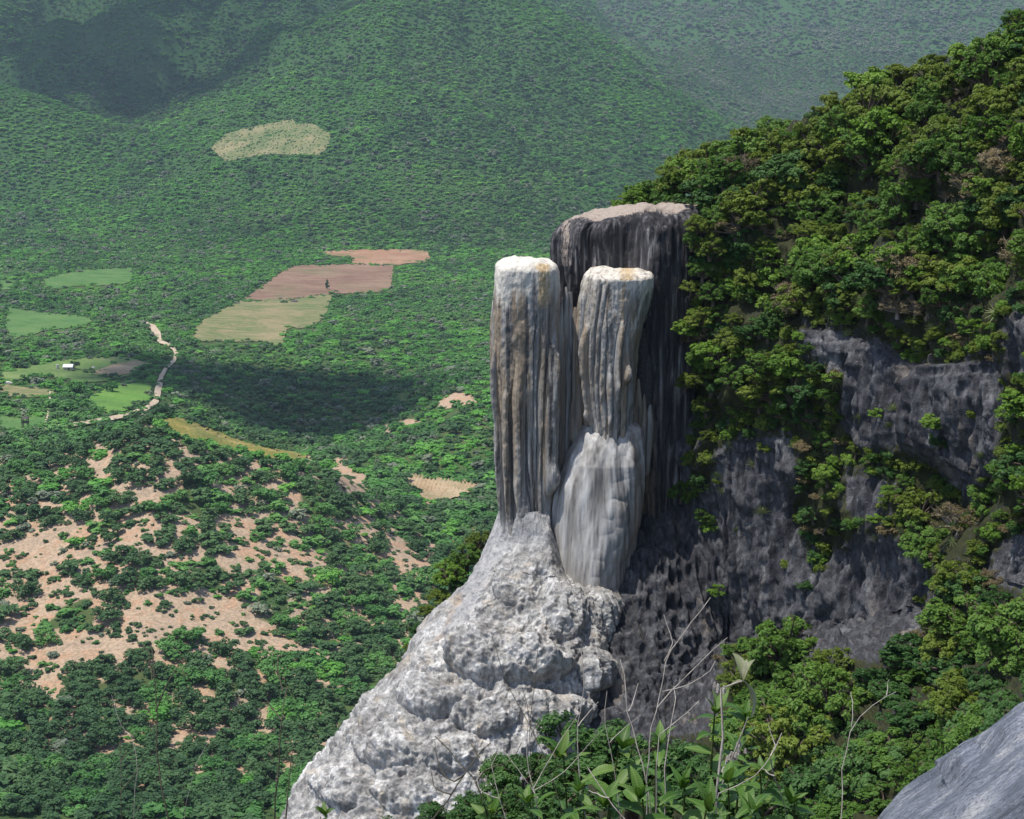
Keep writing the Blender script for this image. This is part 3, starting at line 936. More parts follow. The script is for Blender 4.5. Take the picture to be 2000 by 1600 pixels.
def calcite(name, mode):
    """White to grey mineral crust. mode 'column' (streaked) or 'apron' (mottled nodules)."""
    t = NT(name)
    fine = t.noise(t.coord(), 6.0, 7, 0.68)
    if mode == 'column':
        s1 = t.noise(t.coord((2.6, 2.6, 0.085)), 1.0, 6, 0.62)
        s2 = t.noise(t.coord((1.1, 1.1, 0.06), loc=(4, 8, 1)), 1.0, 5, 0.6)
        s3 = t.noise(t.coord((6.0, 6.0, 0.22), loc=(1, 5, 3)), 1.0, 6, 0.68)
        s4 = t.noise(t.coord((2.0, 2.0, 0.06), loc=(7, 2, 9)), 1.0, 5, 0.62)
        col = t.ramp(t.math('ADD', t.math('MULTIPLY', s1, 0.6), t.math('MULTIPLY', s3, 0.4)), [(0.32, (0.085, 0.080, 0.074)), (0.42, (0.20, 0.19, 0.175)), (0.52, (0.34, 0.325, 0.30)), (0.64, (0.54, 0.52, 0.48))])
        col = t.mix(t.ramp(s2, [(0.47, 0.0), (0.58, 0.9)]), col, t.ramp(s3, [(0.3, (0.17, 0.125, 0.080)), (0.7, (0.38, 0.30, 0.21))]))
        col = t.mix(t.ramp(s4, [(0.56, 0.0), (0.63, 0.85)]), col, t.ramp(fine, [(0.4, (0.030, 0.029, 0.030)), (0.75, (0.11, 0.105, 0.10))]))
        st = t.attr('stain_shade')
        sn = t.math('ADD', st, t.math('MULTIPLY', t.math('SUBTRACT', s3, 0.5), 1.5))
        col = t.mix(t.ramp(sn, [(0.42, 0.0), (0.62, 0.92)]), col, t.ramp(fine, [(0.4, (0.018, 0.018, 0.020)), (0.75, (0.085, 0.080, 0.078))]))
        wh = t.attr('white')
        wn_ = t.math('ADD', wh, t.math('ADD', t.math('MULTIPLY', t.math('SUBTRACT', s1, 0.5), 1.6), t.math('MULTIPLY', t.math('SUBTRACT', s3, 0.5), 0.9)))
        col = t.mix(t.ramp(wn_, [(0.40, 0.0), (0.80, 1.0)]), col, t.ramp(fine, [(0.3, (0.52, 0.475, 0.40)), (0.7, (0.70, 0.66, 0.58))]))
        ye = t.attr('yellow')
        yn = t.math('ADD', ye, t.math('MULTIPLY', t.math('SUBTRACT', s3, 0.5), 1.3))
        col = t.mix(t.ramp(yn, [(0.38, 0.0), (0.7, 0.9)]), col, t.ramp(fine, [(0.35, (0.34, 0.20, 0.075)), (0.65, (0.60, 0.47, 0.27))]))
        nrm = t.bump(fine, 0.45, 0.06, t.bump(s1, 0.7, 0.22))
        t.surf(col, 0.75, 0.3, nrm)
    else:
        a = t.noise(t.coord((1, 1, 0.6)), 0.32, 6, 0.62)
        b = t.noise(t.coord((1, 1, 0.7)), 1.5, 7, 0.7)
        flow = t.noise(t.coord((1.1, 1.1, 0.2), loc=(3, 3, 3)), 0.6, 6, 0.6)
        stk = t.noise(t.coord((2.2, 2.2, 0.16), loc=(6, 1, 2)), 1.0, 6, 0.66)
        f = t.math('ADD', t.math('MULTIPLY', a, 0.35), t.math('ADD', t.math('MULTIPLY', b, 0.4), t.math('MULTIPLY', fine, 0.25)))
        col = t.ramp(f, [(0.36, (0.075, 0.071, 0.066)), (0.44, (0.21, 0.202, 0.19)), (0.51, (0.38, 0.370, 0.352)), (0.59, (0.70, 0.685, 0.655))])
        col = t.mix(t.ramp(stk, [(0.47, 0.0), (0.60, 0.8)]), col, t.ramp(b, [(0.35, (0.10, 0.098, 0.096)), (0.65, (0.27, 0.262, 0.25))]))
        col = t.mix(t.ramp(flow, [(0.56, 0.0), (0.68, 0.6)]), col, (0.50, 0.42, 0.32))
        gr = t.attr('grey')
        gn_ = t.math('ADD', gr, t.math('MULTIPLY', t.math('SUBTRACT', flow, 0.5), 0.7))
        col = t.mix(t.ramp(gn_, [(0.4, 0.0), (0.72, 0.85)]), col, t.ramp(b, [(0.3, (0.24, 0.235, 0.235)), (0.7, (0.44, 0.43, 0.42))]))
        br = t.attr('brown')
        bn = t.math('ADD', br, t.math('MULTIPLY', t.math('SUBTRACT', flow, 0.5), 0.8))
        col = t.mix(t.ramp(bn, [(0.5, 0.0), (0.75, 0.8)]), col, (0.40, 0.31, 0.225))
        dk = t.attr('dark')
        dn = t.math('ADD', dk, t.math('MULTIPLY', t.math('SUBTRACT', b, 0.5), 1.0))
        col = t.mix(t.ramp(dn, [(0.45, 0.0), (0.65, 0.85)]), col, t.ramp(fine, [(0.3, (0.05, 0.05, 0.055)), (0.7, (0.16, 0.155, 0.155))]))
        nrm = t.bump(fine, 0.7, 0.10, t.bump(b, 0.5, 0.3))
        t.surf(col, 0.8, 0.25, nrm)
    return t.m
MAT['column'] = calcite('streaked_calcite', 'column')
t = NT('silky_calcite')
a_ = t.noise(t.coord((1.4, 1.4, 0.10), loc=(2, 2, 2)), 1.0, 5, 0.55)
b_ = t.noise(t.coord((5.0, 5.0, 0.30)), 1.0, 4, 0.6)
f_ = t.noise(t.coord(), 7.0, 6, 0.68)
col = t.ramp(t.math('ADD', t.math('MULTIPLY', a_, 0.65), t.math('MULTIPLY', b_, 0.35)), [(0.34, (0.15, 0.138, 0.125)), (0.45, (0.27, 0.255, 0.235)), (0.55, (0.38, 0.368, 0.348)), (0.67, (0.56, 0.548, 0.525))])
col = t.mix(t.math('MULTIPLY', t.attr('yellow'), t.ramp(b_, [(0.35, 0.2), (0.6, 1.0)])), col, (0.36, 0.235, 0.14))
t.surf(col, 0.65, 0.35, t.bump(f_, 0.3, 0.05, t.bump(b_, 0.35, 0.06)))
MAT['silk'] = t.m
MAT['apron'] = calcite('nodular_calcite', 'apron')

# ------------------------------------------------------------------ the near cliff
# each row of control points: image column -> list of (image row, metres ahead), crest first
CLIFF = {
    1150: [(490, 152), (440, 125), (446, 120), (520, 119.5), (700, 119), (900, 117), (1100, 111.5), (1300, 105), (1420, 100.5), (1560, 93), (1800, 83)],
    1235: [(470, 150), (418, 122), (425, 117), (520, 116.5), (700, 116), (900, 114), (1100, 109), (1300, 103.5), (1420, 99), (1560, 92), (1800, 82)],
    1330: [(440, 150), (404, 124), (420, 117), (520, 115.5), (700, 114.6), (900, 113), (1100, 109.5), (1300, 105), (1400, 100), (1560, 91), (1800, 80)],
    1420: [(380, 150), (330, 124), (400, 113), (520, 111), (700, 110), (900, 109.6), (1100, 109.2), (1270, 108), (1380, 100), (1560, 86), (1800, 74)],
    1550: [(300, 150), (262, 122), (380, 112), (540, 107), (700, 104), (880, 103.6), (1080, 103.2), (1230, 102.6), (1330, 95), (1560, 78), (1800, 68)],
    1700: [(240, 145), (192, 118), (340, 107.5), (520, 102), (680, 98), (860, 97.6), (1060, 97.2), (1220, 96.6), (1320, 88), (1560, 70), (1800, 60)],
    1850: [(180, 140), (130, 112), (320, 101), (520, 95.5), (700, 91), (880, 90.6), (1040, 90.2), (1180, 89.2), (1300, 80), (1560, 62), (1800, 52)],
    2000: [(90, 132), (62, 106), (300, 94), (520, 88.5), (720, 84), (900, 83.4), (1040, 82.8), (1160, 81), (1280, 72), (1560, 54), (1800, 44)],
    2250: [(30, 124), (-20, 98), (280, 84), (520, 77), (720, 72), (900, 69), (1040, 66), (1160, 62), (1280, 56), (1560, 42), (1800, 34)],
    2600: [(-10, 116), (-60, 90), (260, 74), (520, 66), (720, 61), (900, 57), (1040, 53), (1160, 49), (1280, 44), (1560, 32), (1800, 26)],
}
ROCKS = [
    [(1235, 380), (1300, 430), (1345, 560), (1335, 700), (1350, 860), (1345, 960), (1385, 1040), (1400, 1250), (1400, 1420), (1235, 1450), (1100, 1400)],
    [(1670, 650), (1770, 715), (1940, 705), (1965, 800), (1905, 975), (1830, 900), (1760, 860), (1690, 880), (1640, 800)],
    [(1345, 975), (1480, 940), (1545, 1000), (1590, 1140), (1690, 1040), (1800, 1085), (1820, 1195), (1750, 1275), (1600, 1285), (1500, 1235), (1345, 1280)],
    [(1440, 860), (1550, 855), (1550, 960), (1500, 1000), (1390, 1010), (1400, 900)],
    [(1930, 1110), (2000, 1040), (2060, 1060), (2000, 1160)],
    [(1960, 640), (2010, 600), (2040, 720), (1975, 730)],
    [(1560, 640), (1640, 650), (1690, 690), (1650, 720), (1580, 690)],
    [(1650, 930), (1730, 940), (1720, 1010), (1660, 1010)],
]
def rock_at(px, py):
    out = np.zeros(np.shape(px), bool)
    for q in ROCKS: out |= inside(q, px, py)
    return out
def rock_soft(px, py):
    acc = 0
    for dx, dy in ((0, 0), (22, 0), (-22, 0), (0, 22), (0, -22)):
        acc = acc + rock_at(px + dx, py + dy)
    return acc / 5.0
cxs = sorted(CLIFF)
NU, NV = 420, 460
us = np.linspace(0, len(cxs) - 1, NU)
vs_ = np.linspace(0, 10, NV)
ctrl = np.array([[P(c, y, d) for (y, d) in CLIFF[c]] for c in cxs])          # (ncol,11,3)
tmp = np.zeros((len(cxs), NV, 3))
for i in range(len(cxs)):
    for k in range(3):
        tmp[i, :, k] = pl(vs_, list(zip(range(11), ctrl[i, :, k])))
G = np.zeros((NV, NU, 3))
for k in range(3):
    for j in range(NV):
        G[j, :, k] = pl(us, list(zip(range(len(cxs)), tmp[:, j, k])))
nrm = grid_normals(G)
if nrm[NV // 2, NU // 2, 1] > 0: nrm = -nrm
fl = G.reshape(-1, 3)
ledge = fbm(fl * np.array([.12, .12, .10]), 5, 301).reshape(NV, NU)
crag = fbm(fl * np.array([.5, .5, .32]), 5, 302).reshape(NV, NU)
crag2 = 1 - np.abs(fbm(fl * np.array([.8, .8, .2]), 4, 305)).reshape(NV, NU) * 2.4
fine = fbm(fl * np.array([2.0, 2.0, 1.3]), 3, 303).reshape(NV, NU)
steps = np.abs(((fl[:, 2] + 2.2 * fbm(fl * 0.08, 3, 306)) / 6.5) % 1.0 - 0.5).reshape(NV, NU) * 2
amp = smooth(0, 30, np.arange(NU))[None, :] * 0.6 + 0.4
edge_fix = smooth(0.6, 1.6, vs_)[:, None]
g0x, g0y = project(G.reshape(-1, 3))
bare_face = rock_soft(g0x, g0y).reshape(NV, NU)
calm = 1 - 0.72 * bare_face
chip = (1 - np.abs(fbm(fl * np.array([1.5, 1.5, .30]), 5, 309)) * 2.8).reshape(NV, NU)
G2 = G + nrm * ((ledge * 2.6 * calm + crag * 1.0 * calm + crag2 * 0.5 + (steps - 0.5) * 1.1 * calm) * amp * edge_fix + fine * 0.26 + chip * (0.10 + 0.20 * bare_face))[..., None]
CPX, CPY = project(G2.reshape(-1, 3))
veg = 1 - rock_soft(CPX, CPY)
cliff_me = mesh_np('cliff', G2.reshape(-1, 3), grid_faces(NU, NV), MAT['cliff'], True, {'veg': veg})
link('cliff', cliff_me, kind='structure', label='dark grey limestone cliff behind the shrubs at right')
cliff_faces = grid_faces(NU, NV)
CLIFF_BVH = BVHTree.FromPolygons([tuple(v) for v in G2.reshape(-1, 3)], cliff_faces.tolist())
def cliff_hit(px, py):
    d = Vector(ray(px, py)).normalized()
    h = CLIFF_BVH.ray_cast(Vector((0, 0, 0)), d)
    return h[0], h[1]

# ------------------------------------------------------------------ the petrified waterfall
fall = link('petrified_waterfall', None, label='tall white and grey petrified waterfall with two fluted columns', cat='rock formation',
            loc=tuple(P(1090, 1700, 104)))
FALL_O = np.array(fall.location)
def fpart(name, V, F, mat, attrs=None, label=None):
    me = mesh_np(name, np.asarray(V) - FALL_O, F, mat, True, attrs)
    return link(name, me, fall, label=label)

def zrow(py, Y): return P(1000, py, Y)[2]

def column_surface(rows, depth_c, depth_r, NA=420, NZ=560, seed=1, flutes=26, f_amp=0.26, f_start=0.18, top_flat=0.1, power=2.6, twist=0.25, shoulder=0.4):
    """Stalagmite-like pillar. rows: (image row, left column, right column) from the top down; the top is a flat dome."""
    ys = np.array([r[0] for r in rows], float)
    yt, yb = ys[0], ys[-1]
    # a nearly flat disc, a rounded shoulder, then the wall
    n1, n2 = int(NZ * 0.07), int(NZ * 0.13)
    hw0 = (rows[0][2] - rows[0][1]) / 2.0
    shp = shoulder * hw0                               # shoulder radius in pixels
    cap_r = np.concatenate([np.linspace(0.0, 1 - shoulder, n1, endpoint=False), 1 - shoulder + shoulder * np.sin(np.linspace(0, math.pi / 2, n2)), np.ones(NZ - n1 - n2)])
    drop = np.concatenate([np.zeros(n1), 1 - np.cos(np.linspace(0, math.pi / 2, n2)), np.ones(NZ - n1 - n2)])
    y1 = yt + shp * 0.9
    py = np.concatenate([np.full(n1, yt), yt + (y1 - yt) * drop[n1:n1 + n2], np.linspace(y1, yb, NZ - n1 - n2 + 1)[1:]])
    v = np.clip((py - yt) / (yb - yt), 0, 1)
    capt = np.clip(cap_r, 0, 1)
    capt = np.where(np.arange(NZ) < n1 + n2 * 0.75, np.minimum(capt, 0.99), 1.0)
    xl = pl(py, [(r[0], r[1]) for r in rows]); xr = pl(py, [(r[0], r[2]) for r in rows])
    cx = np.array([P((a + b) / 2, y, depth_c)[0] for a, b, y in zip(xl, xr, py)])
    hw = np.array([(P(b, y, depth_c)[0] - P(a, y, depth_c)[0]) / 2 for a, b, y in zip(xl, xr, py)])
    zz = np.array([zrow(y, depth_c) for y in py])
    ang = np.linspace(0, 2 * math.pi, NA, endpoint=False)
    ca, sa = np.cos(ang), np.sin(ang)
    rx = np.sign(ca) * np.abs(ca) ** (2 / power); ry = np.sign(sa) * np.abs(sa) ** (2 / power)
    # irregular flutes: rounded pipes side by side with sharp creases between
    rg = np.random.default_rng(seed)
    w = rg.gamma(2.2, 0.5, flutes) + 0.28; pos_ = np.cumsum(w) / w.sum() * 2 * math.pi
    hh = rg.uniform(0.35, 1.0, flutes)
    A, Zg = np.meshgrid(ang, zz)
    q = np.stack([np.cos(A).ravel() * 1.4, np.sin(A).ravel() * 1.4, Zg.ravel() * 0.07], 1)
    Aw = (A + twist * fbm(q, 3, seed + 60).reshape(A.shape)) % (2 * math.pi)
    idx = np.searchsorted(pos_, Aw.ravel()) % flutes
    lo = np.where(idx == 0, 0.0, pos_[idx - 1]); hi = pos_[idx]
    tt = (Aw.ravel() - lo) / (hi - lo)
    lobe = np.sqrt(np.clip(1 - (2 * tt - 1) ** 2, 0, 1)) * (hi - lo) / (2 * math.pi / flutes)
    lobe = (lobe * (0.5 + 0.6 * hh[idx])).reshape(A.shape)
    st_i = f_start + rg.uniform(-0.16, 0.42, flutes); en_i = rg.uniform(0.55, 1.9, flutes)
    vv_ = np.repeat(v, NA)
    side = smooth(0, 0.14, vv_ - st_i[idx]) * (1 - 0.75 * smooth(0, 0.05, vv_ - en_i[idx]))
    swell = np.exp(-((vv_ - st_i[idx] - 0.05) / 0.05) ** 2) * 0.22 + np.exp(-((vv_ - en_i[idx] + 0.02) / 0.03) ** 2) * 0.30
    side = (side + swell * (vv_ > 0.04)).reshape(A.shape)
    V = np.zeros((NZ, NA, 3))
    V[..., 0] = cx[:, None] + hw[:, None] * rx[None, :] * cap_r[:, None]
    V[..., 1] = depth_c + depth_r * ry[None, :] * cap_r[:, None]
    V[..., 2] = zz[:, None] + (top_flat * hw * (1 - np.clip(cap_r / max(1 - shoulder, 0.01), 0, 1) ** 2))[:, None]
    out = np.stack([rx[None, :] * np.ones((NZ, 1)), ry[None, :] * np.ones((NZ, 1)), np.zeros((NZ, NA))], 2)
    out /= np.maximum(np.linalg.norm(out, axis=2, keepdims=True), 1e-6)
    wallw = smooth(1 - shoulder, 1.0, cap_r)
    V += out * ((lobe - 0.55) * f_amp * side * wallw[:, None])[..., None]
    fl = V.reshape(-1, 3)
    nse = (fbm(fl * np.array([1.1, 1.1, .5]), 4, seed + 5) * 0.16 + fbm(fl * np.array([4, 4, 2.2]), 3, seed + 9) * 0.05 + knobs(fl * np.array([1, 1, .5]), 0.35, seed + 3) * 0.05).reshape(NZ, NA)
    V += out * nse[..., None] * wallw[:, None, None]
    V[..., 2] += (nse * 0.9 + (fbm(fl * np.array([.7, .7, 0.2]), 3, seed + 8) * 0.34).reshape(NZ, NA)) * (1 - wallw)[:, None]
    return V, v, capt, ang

def flat_v(V): return V.reshape(-1, 3)

# the dark wall the columns hang from
rowsC = [(416, 1086, 1392), (440, 1078, 1392), (470, 1076, 1392), (540, 1085, 1392), (650, 1092, 1385), (800, 1090, 1376), (950, 1085, 1372), (1100, 1080, 1372), (1400, 1060, 1372), (1780, 1050, 1372)]
V, v, capt, ang = column_surface(rowsC, 115.4, 3.7, NA=620, NZ=640, seed=21, flutes=46, f_amp=0.30, f_start=0.02, top_flat=0.03, power=2.3, shoulder=0.28)
# the crown of the wall tilts up to the right
V[..., 2] += ((V[..., 0] - V[..., 0].min()) / np.ptp(V[..., 0])) ** 0.6 * 1.7 * (1 - smooth(0.0, 0.35, v))[:, None] - 0.95 * (1 - smooth(0, 0.3, v))[:, None]
wf = flat_v(V)
und = (fbm(wf * np.array([.55, .55, .10]), 4, 222) * 0.75 + fbm(wf * np.array([.22, .22, .05]), 3, 223) * 0.8).reshape(V.shape[:2])
wallw_ = smooth(0.80, 1.0, np.minimum(capt, 1))[:, None]
V[..., 1] -= und * wallw_ * 1.1
V[..., 2] += (fbm(wf * np.array([.5, .5, .0]), 4, 224).reshape(V.shape[:2])) * 0.55 * (1 - smooth(0.0, 0.10, v))[:, None]
fp = flat_v(V)
wpx, wpy = project(fp)
topm = np.repeat(1 - smooth(0.72, 0.98, capt), V.shape[1])
topm = np.maximum(topm, 0.62 * np.exp(-((wpx - 1105) / 16) ** 2) * (wpy < 520)) * 1.0
browm = smooth(740, 800, wpy) * np.exp(-((wpx - 1258) / 26) ** 2) + 0.9 * smooth(640, 760, wpy) * np.exp(-((wpx - 1112) / 24) ** 2)
fpart('backing_wall', fp, grid_faces(V.shape[1], V.shape[0], True), MAT['dark_rock'], {'top': topm, 'brown': np.clip(browm, 0, 1)}, 'dark stained wall behind the columns')

# left column
rowsL = [(509, 970, 1086), (545, 966, 1092), (600, 963, 1092), (660, 962, 1091), (740, 964, 1088), (830, 970, 1084), (920, 975, 1080), (1000, 982, 1077), (1040, 994, 1072), (1080, 1012, 1060), (1140, 1022, 1050)]
V, v, capt, ang = column_surface(rowsL, 110.2, 2.0, seed=4, flutes=28, f_amp=0.42, f_start=0.20, top_flat=0.05, power=2.8, shoulder=0.30)
fp = flat_v(V); wpx, wpy = project(fp)
cap = np.repeat(capt < 0.999, V.shape[1])
white = np.clip(1 - smooth(512, 650, wpy) + 0.25 * (1 - smooth(600, 720, wpy)) * np.exp(-((wpx - 985) / 25) ** 2), 0, 1)
white = np.where(cap, np.maximum(white, 0.8), white)
yellow = np.exp(-((wpx - 1062) / 17) ** 2) * smooth(505, 525, wpy) * (1 - smooth(580, 640, wpy)) * 0.75 + 0.25 * cap * np.exp(-((wpx - 1040) / 40) ** 2)
stain_shade = np.exp(-((wpx - 1074) / 14) ** 2) * smooth(620, 700, wpy) * (1 - smooth(880, 960, wpy)) * 0.62 + 0.35 * np.exp(-((wpx - 1045) / 12) ** 2) * smooth(590, 640, wpy) * (1 - smooth(680, 740, wpy))  # first band paints the right part's shadow in with the black staining
fpart('fluted_column', fp, grid_faces(V.shape[1], V.shape[0], True), MAT['column'], {'white': white, 'yellow': yellow, 'stain_shade': stain_shade}, 'taller column with white top and yellow staining')

# right column with its wider lip
rowsR = [(532, 1144, 1275), (548, 1141, 1277), (575, 1136, 1272), (610, 1132, 1262), (650, 1130, 1250), (720, 1132, 1240), (790, 1142, 1234), (840, 1152, 1228), (870, 1165, 1215)]
V, v, capt, ang = column_surface(rowsR, 110.9, 2.6, seed=12, flutes=26, f_amp=0.46, f_start=0.12, top_flat=0.04, power=2.4, shoulder=0.13)
fp = flat_v(V); wpx, wpy = project(fp)
cap = np.repeat(capt < 0.999, V.shape[1])
white = np.clip(0.62 * (1 - smooth(550, 600, wpy)) + 0.62 * np.exp(-((wpx - (1262 - (wpy - 560) * 0.3)) / 10) ** 2) * (1 - smooth(640, 700, wpy)), 0, 1)
white = np.where(cap, 0.72, white)
yellow = 0.66 * cap * np.exp(-((wpx - 1225) / 26) ** 2)
stain_shade = 0.3 * np.exp(-((wpx - 1218) / 10) ** 2) * smooth(600, 680, wpy)
fpart('fluted_column', fp, grid_faces(V.shape[1], V.shape[0], True), MAT['column'], {'white': white, 'yellow': yellow, 'stain_shade': stain_shade}, 'shorter grey column with flat rimmed top')

# hanging pipes between and beside the columns
def pipe(px0, px1, y0, y1, dep, r0, r1, seed, mat='column', stain_shade=0.0, white=0.0, name='stalactite'):
    rg = np.random.default_rng(seed)
    n = 60; k = 20
    tt = np.linspace(0, 1, n)
    c = np.array([P(px0 + (px1 - px0) * a, y0 + (y1 - y0) * a, dep) for a in tt])
    rad = r0 + (r1 - r0) * tt
    rad = rad * (0.25 + 0.75 * np.clip(tt / 0.3, 0, 1) ** 0.7)
    rad = rad * (1 - np.clip((tt - 0.93) / 0.07, 0, 1) ** 2 * 0.75)
    a = np.linspace(0, 2 * math.pi, k, endpoint=False)
    V = c[:, None, :] + np.stack([np.cos(a)[None, :] * rad[:, None], np.sin(a)[None, :] * rad[:, None], np.zeros((n, k))], 2)
    fl = V.reshape(-1, 3)
    d = (fbm(fl * np.array([2.2, 2.2, .35]), 3, seed) * 0.16).reshape(n, k)
    V[..., 0] += np.cos(a)[None, :] * d; V[..., 1] += np.sin(a)[None, :] * d
    F = grid_faces(k, n, True)
    z = np.zeros(n * k)
    attrs = {'white': z + white, 'yellow': z, 'stain_shade': z + stain_shade} if mat == 'column' else {'top': z, 'brown': z + 1}
    fpart(name, V.reshape(-1, 3), F, MAT[mat], attrs)
for q, (a, b, y0, y1, dp, r0, r1, st) in enumerate([
        (1098, 1092, 590, 985, 110.0, .34, .22, .35), (1106, 1104, 560, 880, 110.3, .26, .22, .1), (1114, 1110, 570, 1005, 110.4, .30, .24, 0),
        (1124, 1118, 600, 870, 110.1, .28, .20, .2), (1132, 1128, 640, 880, 110.0, .30, .24, 0), (1142, 1142, 700, 905, 110.6, .34, .24, 0),
        (1156, 1158, 700, 868, 109.2, .34, .12, 0), (1172, 1176, 690, 842, 108.8, .40, .10, .1), (1190, 1194, 700, 846, 108.5, .42, .09, 0),
        (1206, 1206, 690, 838, 108.8, .36, .10, 0), (1220, 1216, 680, 858, 109.2, .34, .12, 0), (1234, 1228, 680, 880, 110.4, .30, .2, .2),
        (1246, 1240, 740, 950, 110.2, .32, .26, 0), (1258, 1250, 770, 965, 110.5, .30, .24, 0), (1270, 1262, 790, 930, 110.8, .26, .2, .1),
        (1256, 1250, 640, 790, 111.0, .5, .42, .95), (1266, 1262, 690, 800, 111.0, .42, .34, .95)]):
    pipe(a, b, y0, y1, dp, r0, r1, 400 + q, 'column', st)

# the smooth mound under the right column
def mound(name, rows, dep_of, bulge, NA, NZ, seed, attrs_fn, disp, a0=-0.62, a1=0.62, label=None, mat='apron'):
    """Half-round sheet: rows (image row, left, right), depth of its front by row, bulge in metres; wraps back at both sides."""
    y = np.linspace(rows[0][0], rows[-1][0], NZ)
    xl = pl(y, [(r[0], r[1]) for r in rows]); xr = pl(y, [(r[0], r[2]) for r in rows])
    a = np.linspace(-math.pi * a1, math.pi * a1, NA)
    V = np.zeros((NZ, NA, 3))
    for j in range(NZ):
        d0 = dep_of(y[j]); b = bulge(y[j])
        pl_, pr_ = P(xl[j], y[j], d0 + b), P(xr[j], y[j], d0 + b)
        cx, hw = (pl_[0] + pr_[0]) / 2, (pr_[0] - pl_[0]) / 2
        zz = pl_[2]
        V[j, :, 0] = cx + hw * np.sin(a)
        V[j, :, 1] = d0 + b - b * np.cos(a) * np.where(np.cos(a) < 0, 1.6, 1.0)
        V[j, :, 2] = zz
    n = grid_normals(V)
    if n[NZ // 2, NA // 2, 1] > 0: n = -n
    fl = V.reshape(-1, 3)
    ppx, ppy = project(fl)
    V = V + n * disp(fl, ppx, ppy).reshape(NZ, NA)[..., None]
    fl2 = V.reshape(-1, 3)
    return fpart(name, fl2, grid_faces(NA, NZ), MAT[mat], attrs_fn(ppx, ppy, fl2), label)

rowsM = [(818, 1156, 1240), (832, 1142, 1244), (860, 1124, 1248), (900, 1102, 1250), (950, 1086, 1248), (1010, 1082, 1244), (1050, 1084, 1236), (1090, 1088, 1226), (1150, 1092, 1214), (1220, 1098, 1206)]
def dispM(p, x, y):
    return (fbm(p * np.array([1.6, 1.6, .16]), 3, 71) * 0.22 + fbm(p * np.array([5, 5, .3]), 2, 72) * 0.02
            + knobs(p, 0.8, 73) * 0.20 * smooth(0, 1, (x - 1190 + (y - 900) * 0.25) / 45) + knobs(p * np.array([1, 1, .5]), 2.2, 76) * 0.3 - 0.2)
def attM(x, y, p):
    z = np.zeros(len(x))
    return {'white': z + 0.40 + 0.14 * np.exp(-((x - 1165) / 22) ** 2), 'yellow': 0.50 * np.exp(-((x - 1238) / 9) ** 2), 'stain_shade': z}
mound('smooth_mound', rowsM, lambda y: np.interp(y, [818, 840, 900, 960, 1050, 1150, 1220], [109.6, 108.4, 107.6, 107.3, 106.9, 106.4, 106.2]), lambda y: np.interp(y, [818, 900, 1150], [1.2, 2.0, 2.4]), 320, 320, 70, attM, dispM, label='smooth grey mound below the shorter column', mat='silk')

# the great nodular apron
rowsA = [(985, 980, 1085), (1005, 976, 1110), (1030, 966, 1180), (1060, 955, 1232), (1100, 940, 1228), (1150, 914, 1212), (1200, 884, 1194), (1240, 862, 1182), (1290, 846, 1170),
         (1340, 800, 1164), (1400, 735, 1158), (1460, 682, 1150), (1520, 632, 1140), (1570, 592, 1130), (1620, 572, 1120), (1700, 560, 1110), (1800, 556, 1100)]
LUMPS = [(940, 1286, 60, 50, 1.6), (1025, 1300, 78, 46, 1.7), (1142, 1312, 28, 44, 1.1), (845, 1375, 60, 38, 1.2), (955, 1405, 66, 36, 1.0), (1098, 1180, 44, 80, .9), (1005, 1130, 44, 66, .8),
         (1085, 1390, 60, 36, .9), (760, 1470, 60, 40, 1.0), (880, 1480, 55, 36, .8), (680, 1550, 50, 40, .9), (1060, 1080, 34, 44, .7), (800, 1560, 60, 36, .8)]
def dispA(p, x, y):
    smoothz = np.exp(-(((x - (962 - 0.42 * (y - 1040))) / 40) ** 4)) * (1 - smooth(1235, 1275, y)) * 0.95         # the plain grey curtain at upper left
    grow = smooth(1045, 1190, y)
    k = (1 - np.clip(smoothz, 0, 0.9)) * grow
    drip = fbm(p * np.array([1.9, 1.9, .14]), 4, 81)
    runnel = 1 - np.abs(fbm(p * np.array([1.1, 1.1, .16]), 4, 96)) * 2.4
    big = knobs(p * np.array([1, 1, .55]), 3.6, 82) * 0.9 * smooth(1080, 1250, y)
    mid = knobs(p * np.array([1, 1, .55]), 1.5, 85) * 0.55
    sml = knobs(p * np.array([1, 1, .7]), 0.62, 88) * 0.30
    tin = knobs(p, 0.3, 89) * 0.12
    tiny = fbm(p * 3.2, 3, 91) * 0.14
    wob = fbm(p * 0.6, 3, 99) * 16
    lump = 0
    for (lx_, ly_, la, lb, lh) in LUMPS:
        e = ((x + wob - lx_) / la) ** 2 + ((y + wob * .7 - ly_) / lb) ** 2
        lump = np.maximum(lump, lh * np.sqrt(np.clip(1 - e, 0, 1)))
    run = fbm(p * np.array([.8, .8, .10]), 4, 95) * 0.5
    return (big + mid + sml + tin + 0.95 * lump - 1.05 * grow) * k + tiny * (0.3 + 0.7 * k) + drip * 0.24 + run * 0.8 * grow + runnel * 0.30 * grow - 2.6 * smooth(1072, 1118, x) * (1 - smooth(1062, 1190, y))
